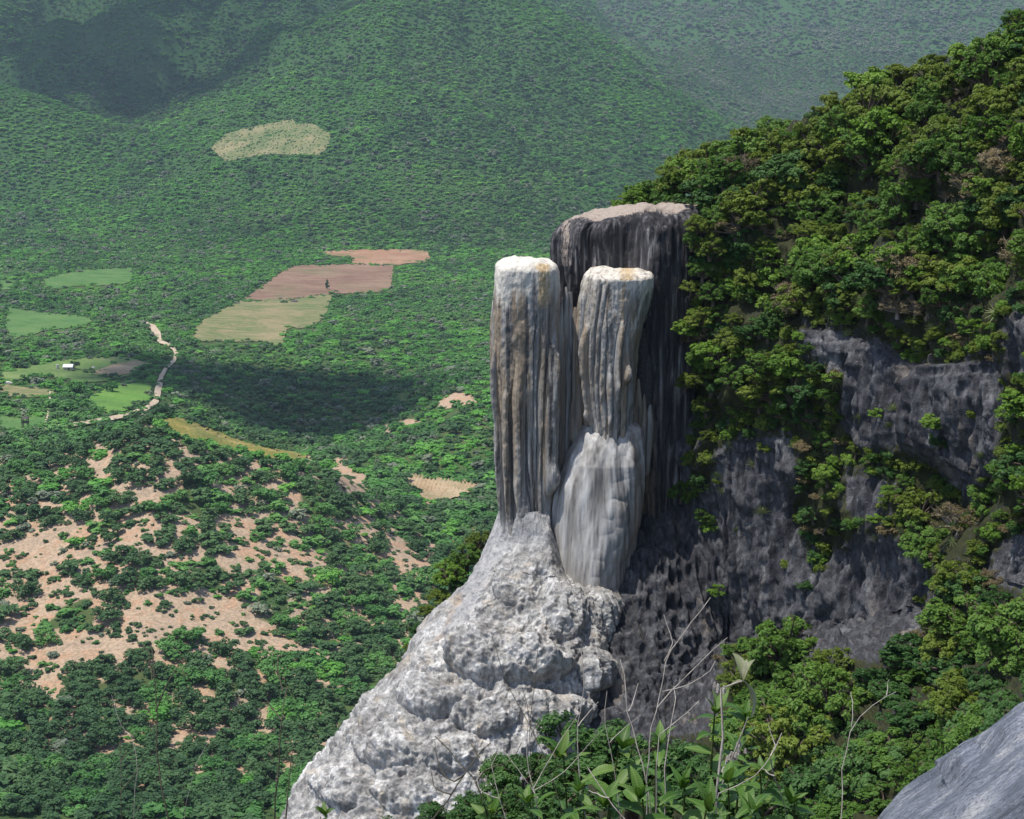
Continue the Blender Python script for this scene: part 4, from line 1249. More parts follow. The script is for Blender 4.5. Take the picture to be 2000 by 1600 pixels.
def attA(x, y, p):
    grey = 0.8 * np.exp(-(((x - (962 - 0.42 * (y - 1040))) / 44) ** 4)) * (1 - smooth(1235, 1275, y)) + 0.8 * (1 - smooth(1040, 1110, y))
    grey = grey + 0.42 * np.exp(-(((x - 760) / 90) ** 2 + ((y - 1510) / 60) ** 2)) + 0.35 * np.exp(-(((x - 900) / 60) ** 2 + ((y - 1380) / 50) ** 2))
    brown = 0.66 * np.exp(-(((x - (890 - (y - 1200) * 0.45)) / 13) ** 2)) * smooth(1120, 1180, y) * (1 - smooth(1270, 1310, y))
    brown = brown + 0.45 * np.exp(-(((x - 1045) / 30) ** 2 + ((y - 1130) / 60) ** 2)) + 0.42 * np.exp(-(((x - 990) / 40) ** 2)) * (1 - smooth(1020, 1050, y))
    dark = 0.42 * np.exp(-(((x - 935) / 22) ** 2 + ((y - 1225) / 40) ** 2)) + 0.38 * np.exp(-(((x - 720) / 26) ** 2 + ((y - 1560) / 60) ** 2)) + 0.34 * np.exp(-(((x - 590) / 22) ** 2 + ((y - 1590) / 30) ** 2))
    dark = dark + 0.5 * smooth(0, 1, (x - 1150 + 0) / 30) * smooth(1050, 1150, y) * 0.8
    return {'grey': grey, 'brown': brown, 'dark': dark}
mound('nodular_apron', rowsA, lambda y: np.interp(y, [985, 1010, 1040, 1100, 1150, 1300, 1450, 1600, 1800], [108.0, 107.6, 107.1, 105.7, 104.0, 99.4, 95.8, 92.5, 87]),
      lambda y: np.interp(y, [985, 1040, 1200, 1400, 1600, 1800], [1.9, 3.0, 5.0, 6.5, 8.5, 9.5]), 620, 760, 80, attA, dispA, label='bumpy white apron spreading below the columns')

# rounded boulders grown into the apron, and the bright shelf on its left
def blob(name, px, py, dep, rx, ry, rz, seed, attrs, rot=0.0, knob=0.25, label=None):
    NA, NZ = 130, 90
    a = np.linspace(0, 2 * math.pi, NA, endpoint=False); b = np.linspace(0.02, math.pi - 0.02, NZ)
    d = np.stack([np.sin(b)[:, None] * np.cos(a)[None, :], np.sin(b)[:, None] * np.sin(a)[None, :], np.cos(b)[:, None] * np.ones((1, NA))], 2)
    c = P(px, py, dep)
    loc = d * np.array([rx, ry, rz])
    cr, sr = math.cos(rot), math.sin(rot)
    loc = np.stack([loc[..., 0] * cr + loc[..., 2] * sr, loc[..., 1], -loc[..., 0] * sr + loc[..., 2] * cr], 2)
    V = c + loc
    fl = V.reshape(-1, 3)
    s = fbm(fl * 0.9, 4, seed) * 0.3 * min(rx, rz) + knobs(fl, 1.1, seed + 4) * 0.3 + knobs(fl, 0.5, seed + 3) * knob + fbm(fl * 4, 3, seed + 9) * 0.06
    V = V + d * s.reshape(NZ, NA)[..., None]
    z = np.zeros(NA * NZ)
    fpart(name, V.reshape(-1, 3), grid_faces(NA, NZ, True), MAT['apron'], {'grey': z + attrs[0], 'brown': z + attrs[1], 'dark': z + attrs[2]}, label)
rowsS = [(1158, 898, 930), (1180, 872, 925), (1210, 838, 915), (1250, 812, 900), (1290, 790, 880), (1330, 765, 860), (1370, 730, 850)]
mound('bright_shelf', rowsS, lambda y: np.interp(y, [1158, 1370], [107.5, 99.5]), lambda y: np.interp(y, [1158, 1370], [1.8, 4.0]), 160, 160, 90,
      lambda x, y, p: {'grey': np.zeros(len(x)), 'brown': 0.62 * np.exp(-((x - (893 - (y - 1200) * .42)) / 12) ** 2), 'dark': np.zeros(len(x))},
      lambda p, x, y: fbm(p * np.array([1.2, 1.2, .5]), 4, 97) * 0.45 + fbm(p * 4, 3, 98) * 0.06, label='bright white shelf on the left flank')

# ------------------------------------------------------------------ shrubs and small trees on the cliff
CROWN = {}
def shrub_kind(key, seed, rz, base_h, nl, n_leaf, leaf, mat, bark='bark'):
    rg = np.random.default_rng(seed)
    (V, F), (TV, TF) = crown_parts(rg, 1.0, rz, base_h, nl, n_leaf, leaf, 0.95, 0.85)
    CROWN[key] = (mesh_np('crown', V, F, MAT[mat], False), mesh_np('trunk', TV, TF, MAT[bark]))
KINDS = []
q = 0
for mat, cnt in (('olive', 3), ('green', 4), ('deep', 3), ('fresh', 2), ('dry', 2)):
    for k in range(cnt):
        n_leaf = 12500 if mat != 'dry' else 4600
        leaf = 0.031 if mat != 'dry' else 0.027
        shrub_kind((mat, k), 600 + q, 0.85, 0.05, 46, n_leaf, leaf * (1.25 if mat in ('deep', 'fresh') else 1.0), mat, 'bark_pale' if mat == 'dry' else 'bark')
        q += 1
KEYS = {m: [k for k in CROWN if k[0] == m] for m in ('olive', 'green', 'deep', 'fresh', 'dry')}
SHRUBS = []
def put_shrub(base, rad, mat, squash=1.0, tilt=(0, 0), name='shrub'):
    key = KEYS[mat][int(rng.integers(len(KEYS[mat])))]
    o = link(name, None, cat='tree' if name == 'tree' else 'shrub', loc=tuple(base))
    o.scale = (rad * rng.uniform(.9, 1.15), rad * rng.uniform(.9, 1.15), rad * squash)
    o.rotation_euler = (tilt[0], tilt[1], rng.uniform(0, 6.283))
    link('crown', CROWN[key][0], o)
    link('trunk', CROWN[key][1], o)
    px, py = project(np.array([np.array(base) + np.array([0, 0, rad * squash * 0.6])]))
    SHRUBS.append((o, float(px[0]), float(py[0]), rad, mat))
    return o

# jittered cover over the planted parts of the cliff, crest to foot
def mat_for(px, py):
    u = rng.uniform()
    lo = py > 1150
    crest = py < 330 + (2000 - px) * 0.05
    if lo: w = dict(olive=.10, green=.46, deep=.34, fresh=.08, dry=.02)
    elif crest: w = dict(olive=.44, green=.26, deep=.08, fresh=.18, dry=.04)
    else: w = dict(olive=.36, green=.30, deep=.16, fresh=.10, dry=.08)
    ks = list(w); ps = np.array([w[k] for k in ks]); ps /= ps.sum()
    return ks[int(np.searchsorted(np.cumsum(ps), u))]
cand = []
yy = 40
while yy < 1640:
    step = np.interp(yy, [40, 500, 900, 1250, 1640], [38, 38, 42, 60, 76])
    xx = 1210 + rng.uniform(0, step)
    while xx < 2070:
        cand.append((xx + rng.uniform(-.4, .4) * step, yy + rng.uniform(-.4, .4) * step))
        xx += step
    yy += step * 0.82
for (x, y) in cand:
    if y < 420 and x < 1330 + (400 - y) * 0.2: continue
    if x < 1330 and y > 400 and y < 1400: continue
    if y > 1380 and x < 1360: continue
    if rock_soft(np.array([x]), np.array([y]))[0] > 0.1 and rng.uniform() > 0.05: continue
    h, n = cliff_hit(x, y)
    if h is None: continue
    Yd = h.y
    m = mat_for(x, y)
    rpx = float(np.clip(rng.gamma(4.0, 11.5), 22, 78)) if y < 1180 else float(np.clip(rng.gamma(7, 11.5), 48, 120))
    if y < 420: rpx *= 1.05
    if y < 1200 and rock_soft(np.array([x, x, x - 50, x + 50]), np.array([y - 50, y + 50, y, y])).max() > 0.3: rpx = min(rpx, rng.uniform(20, 36))
    if m == 'dry': rpx *= 0.85
    rad = rpx * Yd / FPX
    if y > 1180 and x - rpx * 0.8 < np.interp(y, [1180, 1260, 1350, 1420, 1600], [1480, 1400, 1370, 1330, 1300]): continue
    inn = Vector((0, 0, -0.25 * rad)) - n * 0.1 if n.y < 0 else Vector((0, 0, -0.25 * rad))
    put_shrub(h + inn, rad, m, rng.uniform(0.75, 1.15), (rng.uniform(.0, .35), rng.uniform(-.2, .2)), 'tree' if rpx > 80 else 'shrub')
# crest trees whose tops make the skyline, and the clump standing on the backing wall
for (x, y, rpx, m) in [(1226, 404, 34, 'fresh'), (1258, 400, 46, 'fresh'), (1290, 396, 56, 'green'), (1318, 380, 56, 'olive'), (1345, 352, 50, 'fresh'), (1392, 372, 48, 'olive'), (1410, 330, 52, 'green'), (1300, 398, 40, 'deep'),
                       (1445, 322, 42, 'dry'), (1480, 300, 46, 'green'), (1530, 284, 50, 'olive'), (1590, 262, 52, 'olive'), (1640, 240, 50, 'green'), (1700, 205, 62, 'olive'), (1760, 200, 60, 'olive'),
                       (1820, 176, 55, 'green'), (1870, 150, 55, 'olive'), (1910, 120, 60, 'fresh'), (1950, 100, 60, 'green'), (1990, 80, 60, 'fresh')]:
    h, n = cliff_hit(x, y + 30)
    Yd = 118.0 if (x < 1400 or h is None) else min(h.y, 126)
    rad = rpx * Yd / FPX
    base = Vector(P(x, y + 6, Yd)) if x < 1400 else h
    put_shrub(base, rad, m, 1.25 if x > 1400 else 1.1, (0, 0), 'tree' if rpx > 48 else 'shrub')
for (x, y, Yd, rpx, m) in [(1362, 440, 111.0, 36, 'olive'), (1352, 470, 111.0, 30, 'green'), (1385, 480, 110.6, 42, 'olive'), (1372, 530, 110.8, 36, 'green'), (1350, 560, 111.2, 26, 'olive'), (1392, 570, 110.2, 40, 'green'),
                           (1345, 640, 111.4, 34, 'fresh'), (1375, 620, 110.4, 38, 'olive'), (1398, 425, 111.4, 38, 'green'), (1340, 745, 111.4, 30, 'olive'), (1372, 700, 110.4, 40, 'green'), (1380, 790, 110.2, 36, 'olive'), (1330, 960, 111.2, 34, 'green'), (1362, 900, 110.4, 38, 'olive'), (1372, 950, 110.2, 32, 'fresh')]:
    put_shrub(Vector(P(x, y + rpx * .4, Yd)), rpx * Yd / FPX, m, 1.0, (.15, 0))
# bushes growing on the far flank of the apron
for (x, y, Yd, rpx, m, sq) in [(880, 1118, 112, 42, 'fresh', 1.25), (912, 1085, 113, 40, 'green', 1.2), (935, 1060, 114, 32, 'olive', 1.3), (860, 1160, 111, 30, 'olive', .9), (835, 1188, 110, 24, 'olive', .9),
                               (815, 1225, 109, 20, 'deep', .9), (798, 1262, 108, 16, 'olive', .9), (905, 1135, 112, 32, 'deep', 1.0)]:
    put_shrub(Vector(P(x, y + rpx * .5, Yd)), rpx * Yd / FPX, m, sq)

# low bushes and tufts rooted along the edges of the bare rock
LOW = []
lows = []
for k, m in enumerate(('olive', 'green', 'deep', 'dry', 'olive', 'fresh')):
    (V, F), _ = crown_parts(np.random.default_rng(880 + k), 1.0, 0.8, 0.0, 16, 1500, 0.075, 0.9, 0.8)
    lows.append((mesh_np('low_bush', V, F, MAT[m], False), m))
yy = 560.0
while yy < 1290:
    xx = 1345 + rng.uniform(0, 24)
    while xx < 2010:
        x, y = xx + rng.normal(0, 8), yy + rng.normal(0, 8)
        rs = rock_soft(np.array([x]), np.array([y]))[0]
        near_rock = rock_soft(np.array([x, x, x - 45, x + 45]), np.array([y - 45, y + 45, y, y])).max() > 0.3
        if len(LOW) < 280 and ((rs < 0.35 and near_rock and rng.uniform() < 0.92) or (rs >= 0.35 and rng.uniform() < 0.06)):
            h, n = cliff_hit(x, y)
            if h is not None:
                me, m = lows[int(rng.integers(len(lows)))]
                rad = rng.uniform(11, 23) * h.y / FPX
                o = link('low_bush', me, cat='bush', loc=tuple(h - n * 0.1))
                o.scale = (rad, rad, rad * rng.uniform(.8, 1.2))
                o.rotation_euler = (rng.uniform(0, .3), 0, rng.uniform(0, 6.28))
                LOW.append((o, x, y, m))
        xx += 24
    yy += 21
print('LOW', len(LOW))
# leave out the shrubs that stand wholly behind others
def cull_hidden(items, min_vis=0.10):
    zb = np.full((200, 110), -1, int)          # 10 px cells, x from 1000 to 2100
    def depth(it): return it[0].location.y
    cells = {}
    for k, it in sorted(enumerate(items), key=lambda e: depth(e[1])):
        o, px, py, rad, m = it
        rp = rad * FPX / o.location.y * 0.95
        rz = rp * o.scale[2] / max(rad, 1e-6) * 0.62
        y, x = np.mgrid[0:200, 0:110]
        msk = (((x * 10 + 1000 - px) / rp) ** 2 + ((y * 10 - py) / max(rz, 5)) ** 2 < 1) & (y < 162) & (x < 101)
        n = msk.sum()
        vis = (msk & (zb < 0)).sum()
        cells[k] = vis / max(n, 1) if n else 0.0
        core = (((x * 10 + 1000 - px) / (rp * .8)) ** 2 + ((y * 10 - py) / max(rz * .8, 4)) ** 2 < 1)
        zb[core & (zb < 0)] = k
    keep = []
    for k, it in enumerate(items):
        if cells[k] >= min_vis or it[1] < 1000:
            keep.append(it)
        else:
            for ch in list(it[0].children): bpy.data.objects.remove(ch)
            bpy.data.objects.remove(it[0])
    return keep
n0 = len(SHRUBS)
SHRUBS = cull_hidden(SHRUBS, 0.16)
print('SHRUBS', n0, len(SHRUBS))

# ---- agaves and sotol rosettes on ledges
def rosette(seed, n, w, up):
    rg = np.random.default_rng(seed)
    V, F = [], []
    for k in range(n):
        a = k * 2.39996 + rg.normal(0, .1)
        el = math.radians(up + (88 - up) * (k / n) ** 1.2) + rg.normal(0, .07)
        L = (1.0 - 0.35 * (k / n)) * rg.uniform(.85, 1.1)
        d = np.array([math.cos(a), math.sin(a), 0]); sd = np.array([-math.sin(a), math.cos(a), 0])
        o = len(V) * 0 + sum(len(x) for x in V)
        pts = []
        for tt, ww in ((0.03, .6), (0.35, 1.0), (0.7, .7), (1.0, .04)):
            r = L * tt
            c = d * r * math.cos(el) + np.array([0, 0, r * math.sin(el) - 0.22 * L * tt * tt * math.cos(el)])
            pts += [c - sd * w * ww, c + np.array([0, 0, -w * .45 * ww]), c + sd * w * ww]
        V.append(np.array(pts))
        for s in range(3):
            F += [[o + s * 3, o + s * 3 + 1, o + s * 3 + 4, o + s * 3 + 3], [o + s * 3 + 1, o + s * 3 + 2, o + s * 3 + 5, o + s * 3 + 4]]
    return np.concatenate(V), np.array(F)
ROS = [mesh_np('agave', *rosette(800 + k, n, w, up), MAT['agave'], False) for k, (n, w, up) in enumerate([(44, .045, -5), (60, .03, -15), (36, .06, 5)])]
AGAVES = []
for (x, y, r) in [(1803, 688, 30), (1870, 610, 22), (1945, 615, 24), (1590, 760, 22), (1630, 745, 20), (1625, 880, 20), (1590, 890, 18), (1470, 910, 20), (1740, 960, 18), (1820, 950, 20), (1955, 965, 28),
                  (1490, 1000, 24), (1760, 1040, 18), (1848, 985, 16), (1710, 1050, 16), (1400, 930, 18), (1390, 900, 16), (1680, 815, 18), (1745, 800, 20), (1735, 830, 16), (1530, 830, 16), (1915, 890, 18),
                  (1975, 900, 18), (1860, 1060, 18), (1600, 590, 20), (1680, 590, 22), (1560, 560, 18), (1620, 620, 18), (1880, 545, 24), (1960, 540, 22), (1780, 1010, 14), (1425, 870, 16), (1410, 960, 15), (1655, 655, 16),
                  (1700, 640, 16), (1440, 1035, 15), (1820, 640, 16), (1905, 660, 18)]:
    h, n = cliff_hit(x, y)
    if h is None: continue
    o = link('agave', ROS[int(rng.integers(3))], cat='agave', loc=tuple(h - n * 0.12))
    s = r * h.y / FPX * rng.uniform(.9, 1.15)
    o.scale = (s, s, s)
    nn = (Vector((0, 0, 1)) * 0.75 + n * 0.9).normalized()
    o.rotation_euler = nn.to_track_quat('Z', 'Y').to_euler()
    AGAVES.append((o, x, y))

# ------------------------------------------------------------------ small things in the valley
def flat_mat(name, c, rough=0.8, var=0.15):
    t = NT(name)
    n = t.noise(t.coord((1, 1, 1), 'obj'), 3.0, 5, 0.6)
    t.surf(t.ramp(n, [(0.3, tuple(x * (1 - var) for x in c)), (0.7, tuple(min(1, x * (1 + var)) for x in c))]), rough, 0.3, t.bump(n, 0.2, 0.05))
    return t.m
MAT['white_sheet'] = flat_mat('white_roof_sheet', (0.78, 0.78, 0.76), 0.5, 0.06)
MAT['adobe'] = flat_mat('adobe_wall', (0.42, 0.34, 0.26))
MAT['dark_wood'] = flat_mat('dark_wood', (0.075, 0.06, 0.05))
MAT['pale_stone'] = flat_mat('pale_stone', (0.55, 0.50, 0.43))
MAT['dark_stone'] = flat_mat('dark_stone', (0.10, 0.09, 0.085))

def box(bm, c, s, rz=0.0, taper=1.0):
    vs = []
    for z in (-1, 1):
        k = taper if z > 0 else 1.0
        for x, y in ((-1, -1), (1, -1), (1, 1), (-1, 1)):
            v = Vector((x * s[0] * k, y * s[1] * k, z * s[2]))
            v.rotate(Euler((0, 0, rz)))
            vs.append(bm.verts.new(Vector(c) + v))
    for f in ((3, 2, 1, 0), (4, 5, 6, 7), (0, 1, 5, 4), (1, 2, 6, 5), (2, 3, 7, 6), (3, 0, 4, 7)):
        bm.faces.new([vs[i] for i in f])
def bm_obj(name, fn, mat, parent=None, **kw):
    bm = bmesh.new(); fn(bm)
    bmesh.ops.recalc_face_normals(bm, faces=bm.faces)
    me = bpy.data.meshes.new(name); bm.to_mesh(me); bm.free(); me.materials.append(mat)
    return link(name, me, parent, **kw)

g = ground_hit(134, 724)
shed = link('shed', None, label='small shed with white sheet roof in the pale meadow', cat='shed', loc=tuple(g + np.array([0, 0, 0.4])))
def roof_fn(bm):
    a = [(-2.9, -2.3, 1.9), (2.9, -2.3, 1.9), (2.9, 0.2, 3.3), (-2.9, 0.2, 3.3), (-2.9, 2.4, 2.2), (2.9, 2.4, 2.2)]
    lo = [bm.verts.new(v) for v in a]; hi = [bm.verts.new((v[0], v[1], v[2] + 0.12)) for v in a]
    for f in ((0, 1, 2, 3), (3, 2, 5, 4)):
        bm.faces.new([hi[i] for i in f]); bm.faces.new([lo[i] for i in f[::-1]])
    for i, j in ((0, 1), (1, 2), (2, 5), (5, 4), (4, 3), (3, 0)):
        bm.faces.new([lo[i], lo[j], hi[j], hi[i]])
bm_obj('roof', roof_fn, MAT['white_sheet'], shed)
bm_obj('wall', lambda bm: (box(bm, (0, 0.1, 0.95), (2.5, 1.9, 0.95))), MAT['adobe'], shed)
bm_obj('door', lambda bm: (box(bm, (0.6, -1.83, 0.8), (0.45, 0.05, 0.8))), MAT['dark_wood'], shed)
g = ground_hit(113, 722)
tank = link('water_tank', None, label='narrow cream water tank beside the white roofed shed', cat='tank', loc=tuple(g + np.array([0, 0, 0.4])))
bm_obj('body', lambda bm: (box(bm, (0, 0, 1.3), (0.75, 0.75, 1.1), 0.4, 0.92), box(bm, (0, 0, 2.5), (0.5, 0.5, 0.12), 0.4)), MAT['pale_stone'], tank)
bm_obj('base', lambda bm: (box(bm, (0, 0, 0.1), (1.0, 1.0, 0.12), 0.4)), MAT['dark_stone'], tank)
g = ground_hit(50, 838)
tw = link('wooden_tower', None, label='small dark wooden tower at the edge of the green plot', cat='tower', loc=tuple(g + np.array([0, 0, 0.3])))
for x in (-1.1, 1.1):
    for y in (-1.1, 1.1):
        bm_obj('post', lambda bm: box(bm, (x, y, 2.2), (0.16, 0.16, 2.3)), MAT['dark_wood'], tw)
bm_obj('platform', lambda bm: box(bm, (0, 0, 2.6), (1.45, 1.45, 0.12)), MAT['dark_wood'], tw)
bm_obj('roof', lambda bm: box(bm, (0, 0, 4.6), (1.6, 1.6, 0.22), 0, 0.75), MAT['dark_wood'], tw)
for k in range(3):
    bm_obj('rail', lambda bm: box(bm, (0, -1.2, 2.95 + 0.35 * k), (1.3, 0.06, 0.08)), MAT['dark_wood'], tw)

def stone(px, py, r, mat, label, seed, lift=0.4):
    rg = np.random.default_rng(seed)
    bm = bmesh.new()
    bmesh.ops.create_icosphere(bm, subdivisions=3, radius=1.0)
    co = np.array([v.co[:] for v in bm.verts])
    d = 1 + 0.35 * fbm(co * 1.3 + seed, 3, seed)
    for v, k in zip(bm.verts, d): v.co = Vector((v.co.x * r[0], v.co.y * r[1], v.co.z * r[2])) * float(k)
    me = bpy.data.meshes.new('boulder'); bm.to_mesh(me); bm.free(); me.materials.append(mat)
    link('boulder', me, label=label, cat='boulder', loc=tuple(ground_hit(px, py) + np.array([0, 0, lift])))
stone(575, 591, (3.0, 2.0, 1.6), MAT['dark_stone'], 'low dark boulder lying in the pale stubble field', 1)
stone(14, 750, (2.6, 1.4, 1.2), MAT['pale_stone'], 'pale boulder at the left end of the meadow', 2)
stone(182, 720, (1.1, 0.8, 0.9), MAT['pale_stone'], 'small pale boulder beside the bare tan plot', 3)

def lone_tree(px, py, rad, mat, sq, label, base_h=0.12):
    (V, F), (TV, TF) = crown_parts(np.random.default_rng(int(px)), 1.0, 0.9, base_h, 9, 1100, 0.1, 0.9)
    o = link('tree', None, label=label, cat='tree', loc=tuple(ground_hit(px, py)))
    o.scale = (rad, rad, rad * sq)
    link('crown', mesh_np('crown', V, F, MAT[mat], False), o)
    link('trunk', mesh_np('trunk', TV, TF, MAT['bark']), o)
lone_tree(639, 566, 2.4, 'hill_dark', 2.6, 'lone narrow dark tree standing in the reddish ploughed field', 0.3)
lone_tree(145, 722, 3.6, 'hill_dark', 1.0, 'round dark tree leaning over the white roofed shed', 0.5)
lone_tree(685, 508, 4.0, 'hill', 0.9, 'dark tree between the orange and the reddish ploughed fields')
for (x, y, r_, nm) in [(60, 748, 5.0, 'round tree at the lower left edge of the pale meadow'), (145, 768, 6.0, 'tall tree below the pale meadow, left of the vivid grass field'),
                       (160, 800, 5.5, 'broad tree hugging the left corner of the vivid grass field'), (190, 812, 3.6, 'small tree under the vivid grass field by the road'),
                       (215, 765, 4.5, 'tree in the hedge above the vivid grass field'), (275, 742, 5.0, 'large tree at the right end of the hedge near the road')]:
    lone_tree(x, y, r_, 'hill', 0.95, nm)

# ------------------------------------------------------------------ the ledge in front of the camera
lx, ld = np.linspace(-6.5, 7.5, 90), np.linspace(2.2, 13.0, 80)
LX, LD = np.meshgrid(lx, ld)
lz = -0.6 - 0.43 * LD + fbm(np.stack([LX.ravel(), LD.ravel(), LX.ravel() * 0], 1) * 0.8, 4, 900).reshape(LX.shape) * 0.22 - 0.05 * np.maximum(LD - 8, 0) ** 2 - 0.04 * np.maximum(-LX - 2, 0) ** 1.5
def ledge_z(x, y): return float(-0.6 - 0.43 * y + fbm(np.array([[x, y, 0.0]]) * 0.8, 4, 900)[0] * 0.22 - 0.05 * max(y - 8, 0) ** 2 - 0.04 * max(-x - 2, 0) ** 1.5)
t = NT('ledge_soil')
n = t.noise(t.coord(), 3.0, 6, 0.65)
t.surf(t.ramp(n, [(0.35, (0.035, 0.03, 0.018)), (0.6, (0.075, 0.065, 0.035)), (0.75, (0.14, 0.12, 0.08))]), 0.95, 0.1, t.bump(n, 0.8, 0.1))
link('ledge', mesh_np('ledge', np.stack([LX.ravel(), LD.ravel(), lz.ravel()], 1), grid_faces(90, 80), t.m), kind='structure', label='earthy ledge below the camera')

# ---- wet mineral rock at lower right
FR = {1560: 1760, 1640: 1672, 1700: 1603, 1760: 1540, 1830: 1492, 1870: 1458, 1900: 1440, 1980: 1380, 2100: 1318, 2300: 1240}
frx = sorted(FR)
rows_ = [(150, 17.5), (40, 14.6), (0, 13.0), (45, 11.6), (120, 10.3), (240, 9.0), (420, 7.8)]
ctrl = np.array([[P(c + k * 6, FR[c] + dy, d) for k, (dy, d) in enumerate(rows_)] for c in frx])
nu, nv = 300, 300
us = np.linspace(0, len(frx) - 1, nu); vv = np.linspace(0, len(rows_) - 1, nv)
tmp = np.zeros((len(frx), nv, 3)); GR = np.zeros((nv, nu, 3))
for i in range(len(frx)):
    for k in range(3): tmp[i, :, k] = pl(vv, list(zip(range(len(rows_)), ctrl[i, :, k])))
for j in range(nv):
    for k in range(3): GR[j, :, k] = pl(us, list(zip(range(len(frx)), tmp[:, j, k])))
n_ = grid_normals(GR)
if n_[nv // 2, nu // 2, 2] < 0: n_ = -n_
fl = GR.reshape(-1, 3)
rot = np.stack([fl[:, 0] * .8 + fl[:, 1] * .6, -fl[:, 0] * .6 + fl[:, 1] * .8, fl[:, 2]], 1)
d = fbm(fl * 0.6, 3, 911) * 0.10 + fbm(rot * np.array([1.6, 5.0, 1.6]), 4, 912) * 0.022 + fbm(rot * np.array([7, 22, 7]), 3, 913) * 0.010
rx_, ry_ = project(fl)
d += 0.12 * np.exp(-((ry_ - (1500 - (rx_ - 1865) * 0.62)) / 13) ** 2) * (rx_ > 1845)
GR = GR + n_ * d.reshape(nv, nu)[..., None]
t = NT('wet_mineral_rock')
c1 = t.noise(t.coord((1, 1, 1)), 1.3, 6, 0.6)
c2 = t.noise(t.coord((1.2, 4.5, 1.2), rot=(0, 0, R(-37))), 3.2, 6, 0.65)
c3 = t.noise(t.coord((1.5, 6.5, 1.5), rot=(0, 0, R(-37)), loc=(4, 4, 4)), 7.0, 5, 0.6)
col = t.ramp(t.math('ADD', t.math('MULTIPLY', c1, .5), t.math('MULTIPLY', c2, .5)), [(0.36, (0.040, 0.043, 0.052)), (0.46, (0.125, 0.138, 0.175)), (0.54, (0.23, 0.245, 0.29)), (0.64, (0.46, 0.45, 0.44))])
pit = t.noise(t.coord((1.2, 2.6, 1.2), rot=(0, 0, R(-37))), 30.0, 5, 0.7)
col = t.mix(t.ramp(pit, [(0.42, 0.9), (0.50, 0.0)]), col, (0.018, 0.018, 0.024))
t.surf(col, t.ramp(c1, [(0.4, 0.25), (0.62, 0.5)]), 0.8, t.bump(t.noise(t.coord((1.3, 3.0, 1.3), rot=(0, 0, R(-37))), 26.0, 6, 0.7), 0.9, 0.022, t.bump(c3, 0.5, 0.02, t.bump(c2, 0.5, 0.04))))
link('wet_rock', mesh_np('wet_rock', GR.reshape(-1, 3), grid_faces(nu, nv), t.m), label='smooth wet blue grey rock in the lower right corner', cat='rock')

# ---- fine dark bushes at the ledge's outer edge
for k in range(3):
    rg = np.random.default_rng(950 + k)
    (V, F), (TV, TF) = crown_parts(rg, 1.0, 0.9, 0.05, 26, 11000, 0.030, 0.95)
    CROWN[('moss', k)] = (mesh_np('crown', V, F, MAT['deep'], False), mesh_np('trunk', TV, TF, MAT['bark']))
KEYS['moss'] = [('moss', k) for k in range(3)]
MOSS = []
for (x, y, Yd, rpx) in [(1130, 1500, 15, 135), (1015, 1545, 14.5, 120), (1235, 1520, 15, 135), (890, 1615, 14, 100), (1350, 1560, 14.5, 130), (790, 1660, 13, 90), (1470, 1590, 14, 110), (1075, 1590, 13.5, 120), (960, 1610, 13.5, 100)]:
    o = put_shrub(Vector(P(x, y + rpx * .3, Yd)), rpx * Yd / FPX, 'moss', 1.0)
    SHRUBS.pop()
    o.name = 'bush'
    MOSS.append((o, x))

# ---- leafy foreground plants
def leaf_mesh(L, w, curl, fold):
    n = 7
    tt = np.linspace(0, 1, n)
    wd = w * np.sin(np.clip(tt, 0, 1) ** 0.75 * math.pi) ** 0.9 + 0.0015
    y = L * np.sin(tt * curl) / max(curl, 1e-3)
    z = -L * (1 - np.cos(tt * curl)) / max(curl, 1e-3)
    wav = 0.06 * w * np.sin(tt * 11)
    V = np.concatenate([np.stack([-wd, y, z + fold * wd + wav], 1), np.stack([0 * wd, y, z], 1), np.stack([wd, y, z + fold * wd - wav], 1)])
    F = []
    for k in range(n - 1):
        F += [[k, k + 1, n + k + 1, n + k], [n + k, n + k + 1, 2 * n + k + 1, 2 * n + k]]
    return V, np.array(F)[:, ::-1]
def fg_leaf_mat(name, c1, c2, c3):
    t = NT(name)
    nz = t.noise(t.coord((1, 1, 1), 'obj'), 22.0, 4, 0.6)
    rnd = t.n('ShaderNodeObjectInfo').outputs['Random']
    f = t.math('ADD', t.math('MULTIPLY', nz, .5), t.math('MULTIPLY', rnd, .5))
    col = t.ramp(f, [(0.2, c1), (0.5, c2), (0.8, c3)])
    sx = t.n('ShaderNodeSeparateXYZ')
    t.l(t.coord((1, 1, 1), 'obj'), sx.inputs[0])
    rib = t.math('ABSOLUTE', sx.outputs[0])
    col = t.mix(t.ramp(rib, [(0.0, 0.55), (0.0022, 0.0)]), col, (0.22, 0.30, 0.09))
    vein = t.n('ShaderNodeTexWave'); vein.inputs['Scale'].default_value = 42; vein.bands_direction = 'Y'
    mp = t.coord((1, 1, 1), 'obj'); t.l(mp, vein.inputs['Vector'])
    b = t.n('ShaderNodeBsdfPrincipled'); t.l(col, b.inputs['Base Color'])
    b.inputs['Roughness'].default_value = 0.5
    b.inputs['Specular IOR Level'].default_value = 0.35
    t.l(t.bump(vein.outputs['Fac'], 0.25, 0.002), b.inputs['Normal'])
    tr = t.n('ShaderNodeBsdfTranslucent'); t.l(t.mix(0.4, col, (0.9, 1.0, 0.2), 'MULTIPLY'), tr.inputs['Color'])
    mx = t.n('ShaderNodeMixShader'); mx.inputs[0].default_value = 0.35
    t.l(b.outputs[0], mx.inputs[1]); t.l(tr.outputs[0], mx.inputs[2]); t.l(mx.outputs[0], t.out.inputs['Surface'])
    return t.m
MAT['fg_leaf'] = fg_leaf_mat('broad_leaf', (0.040, 0.105, 0.014), (0.070, 0.160, 0.022), (0.13, 0.215, 0.042))
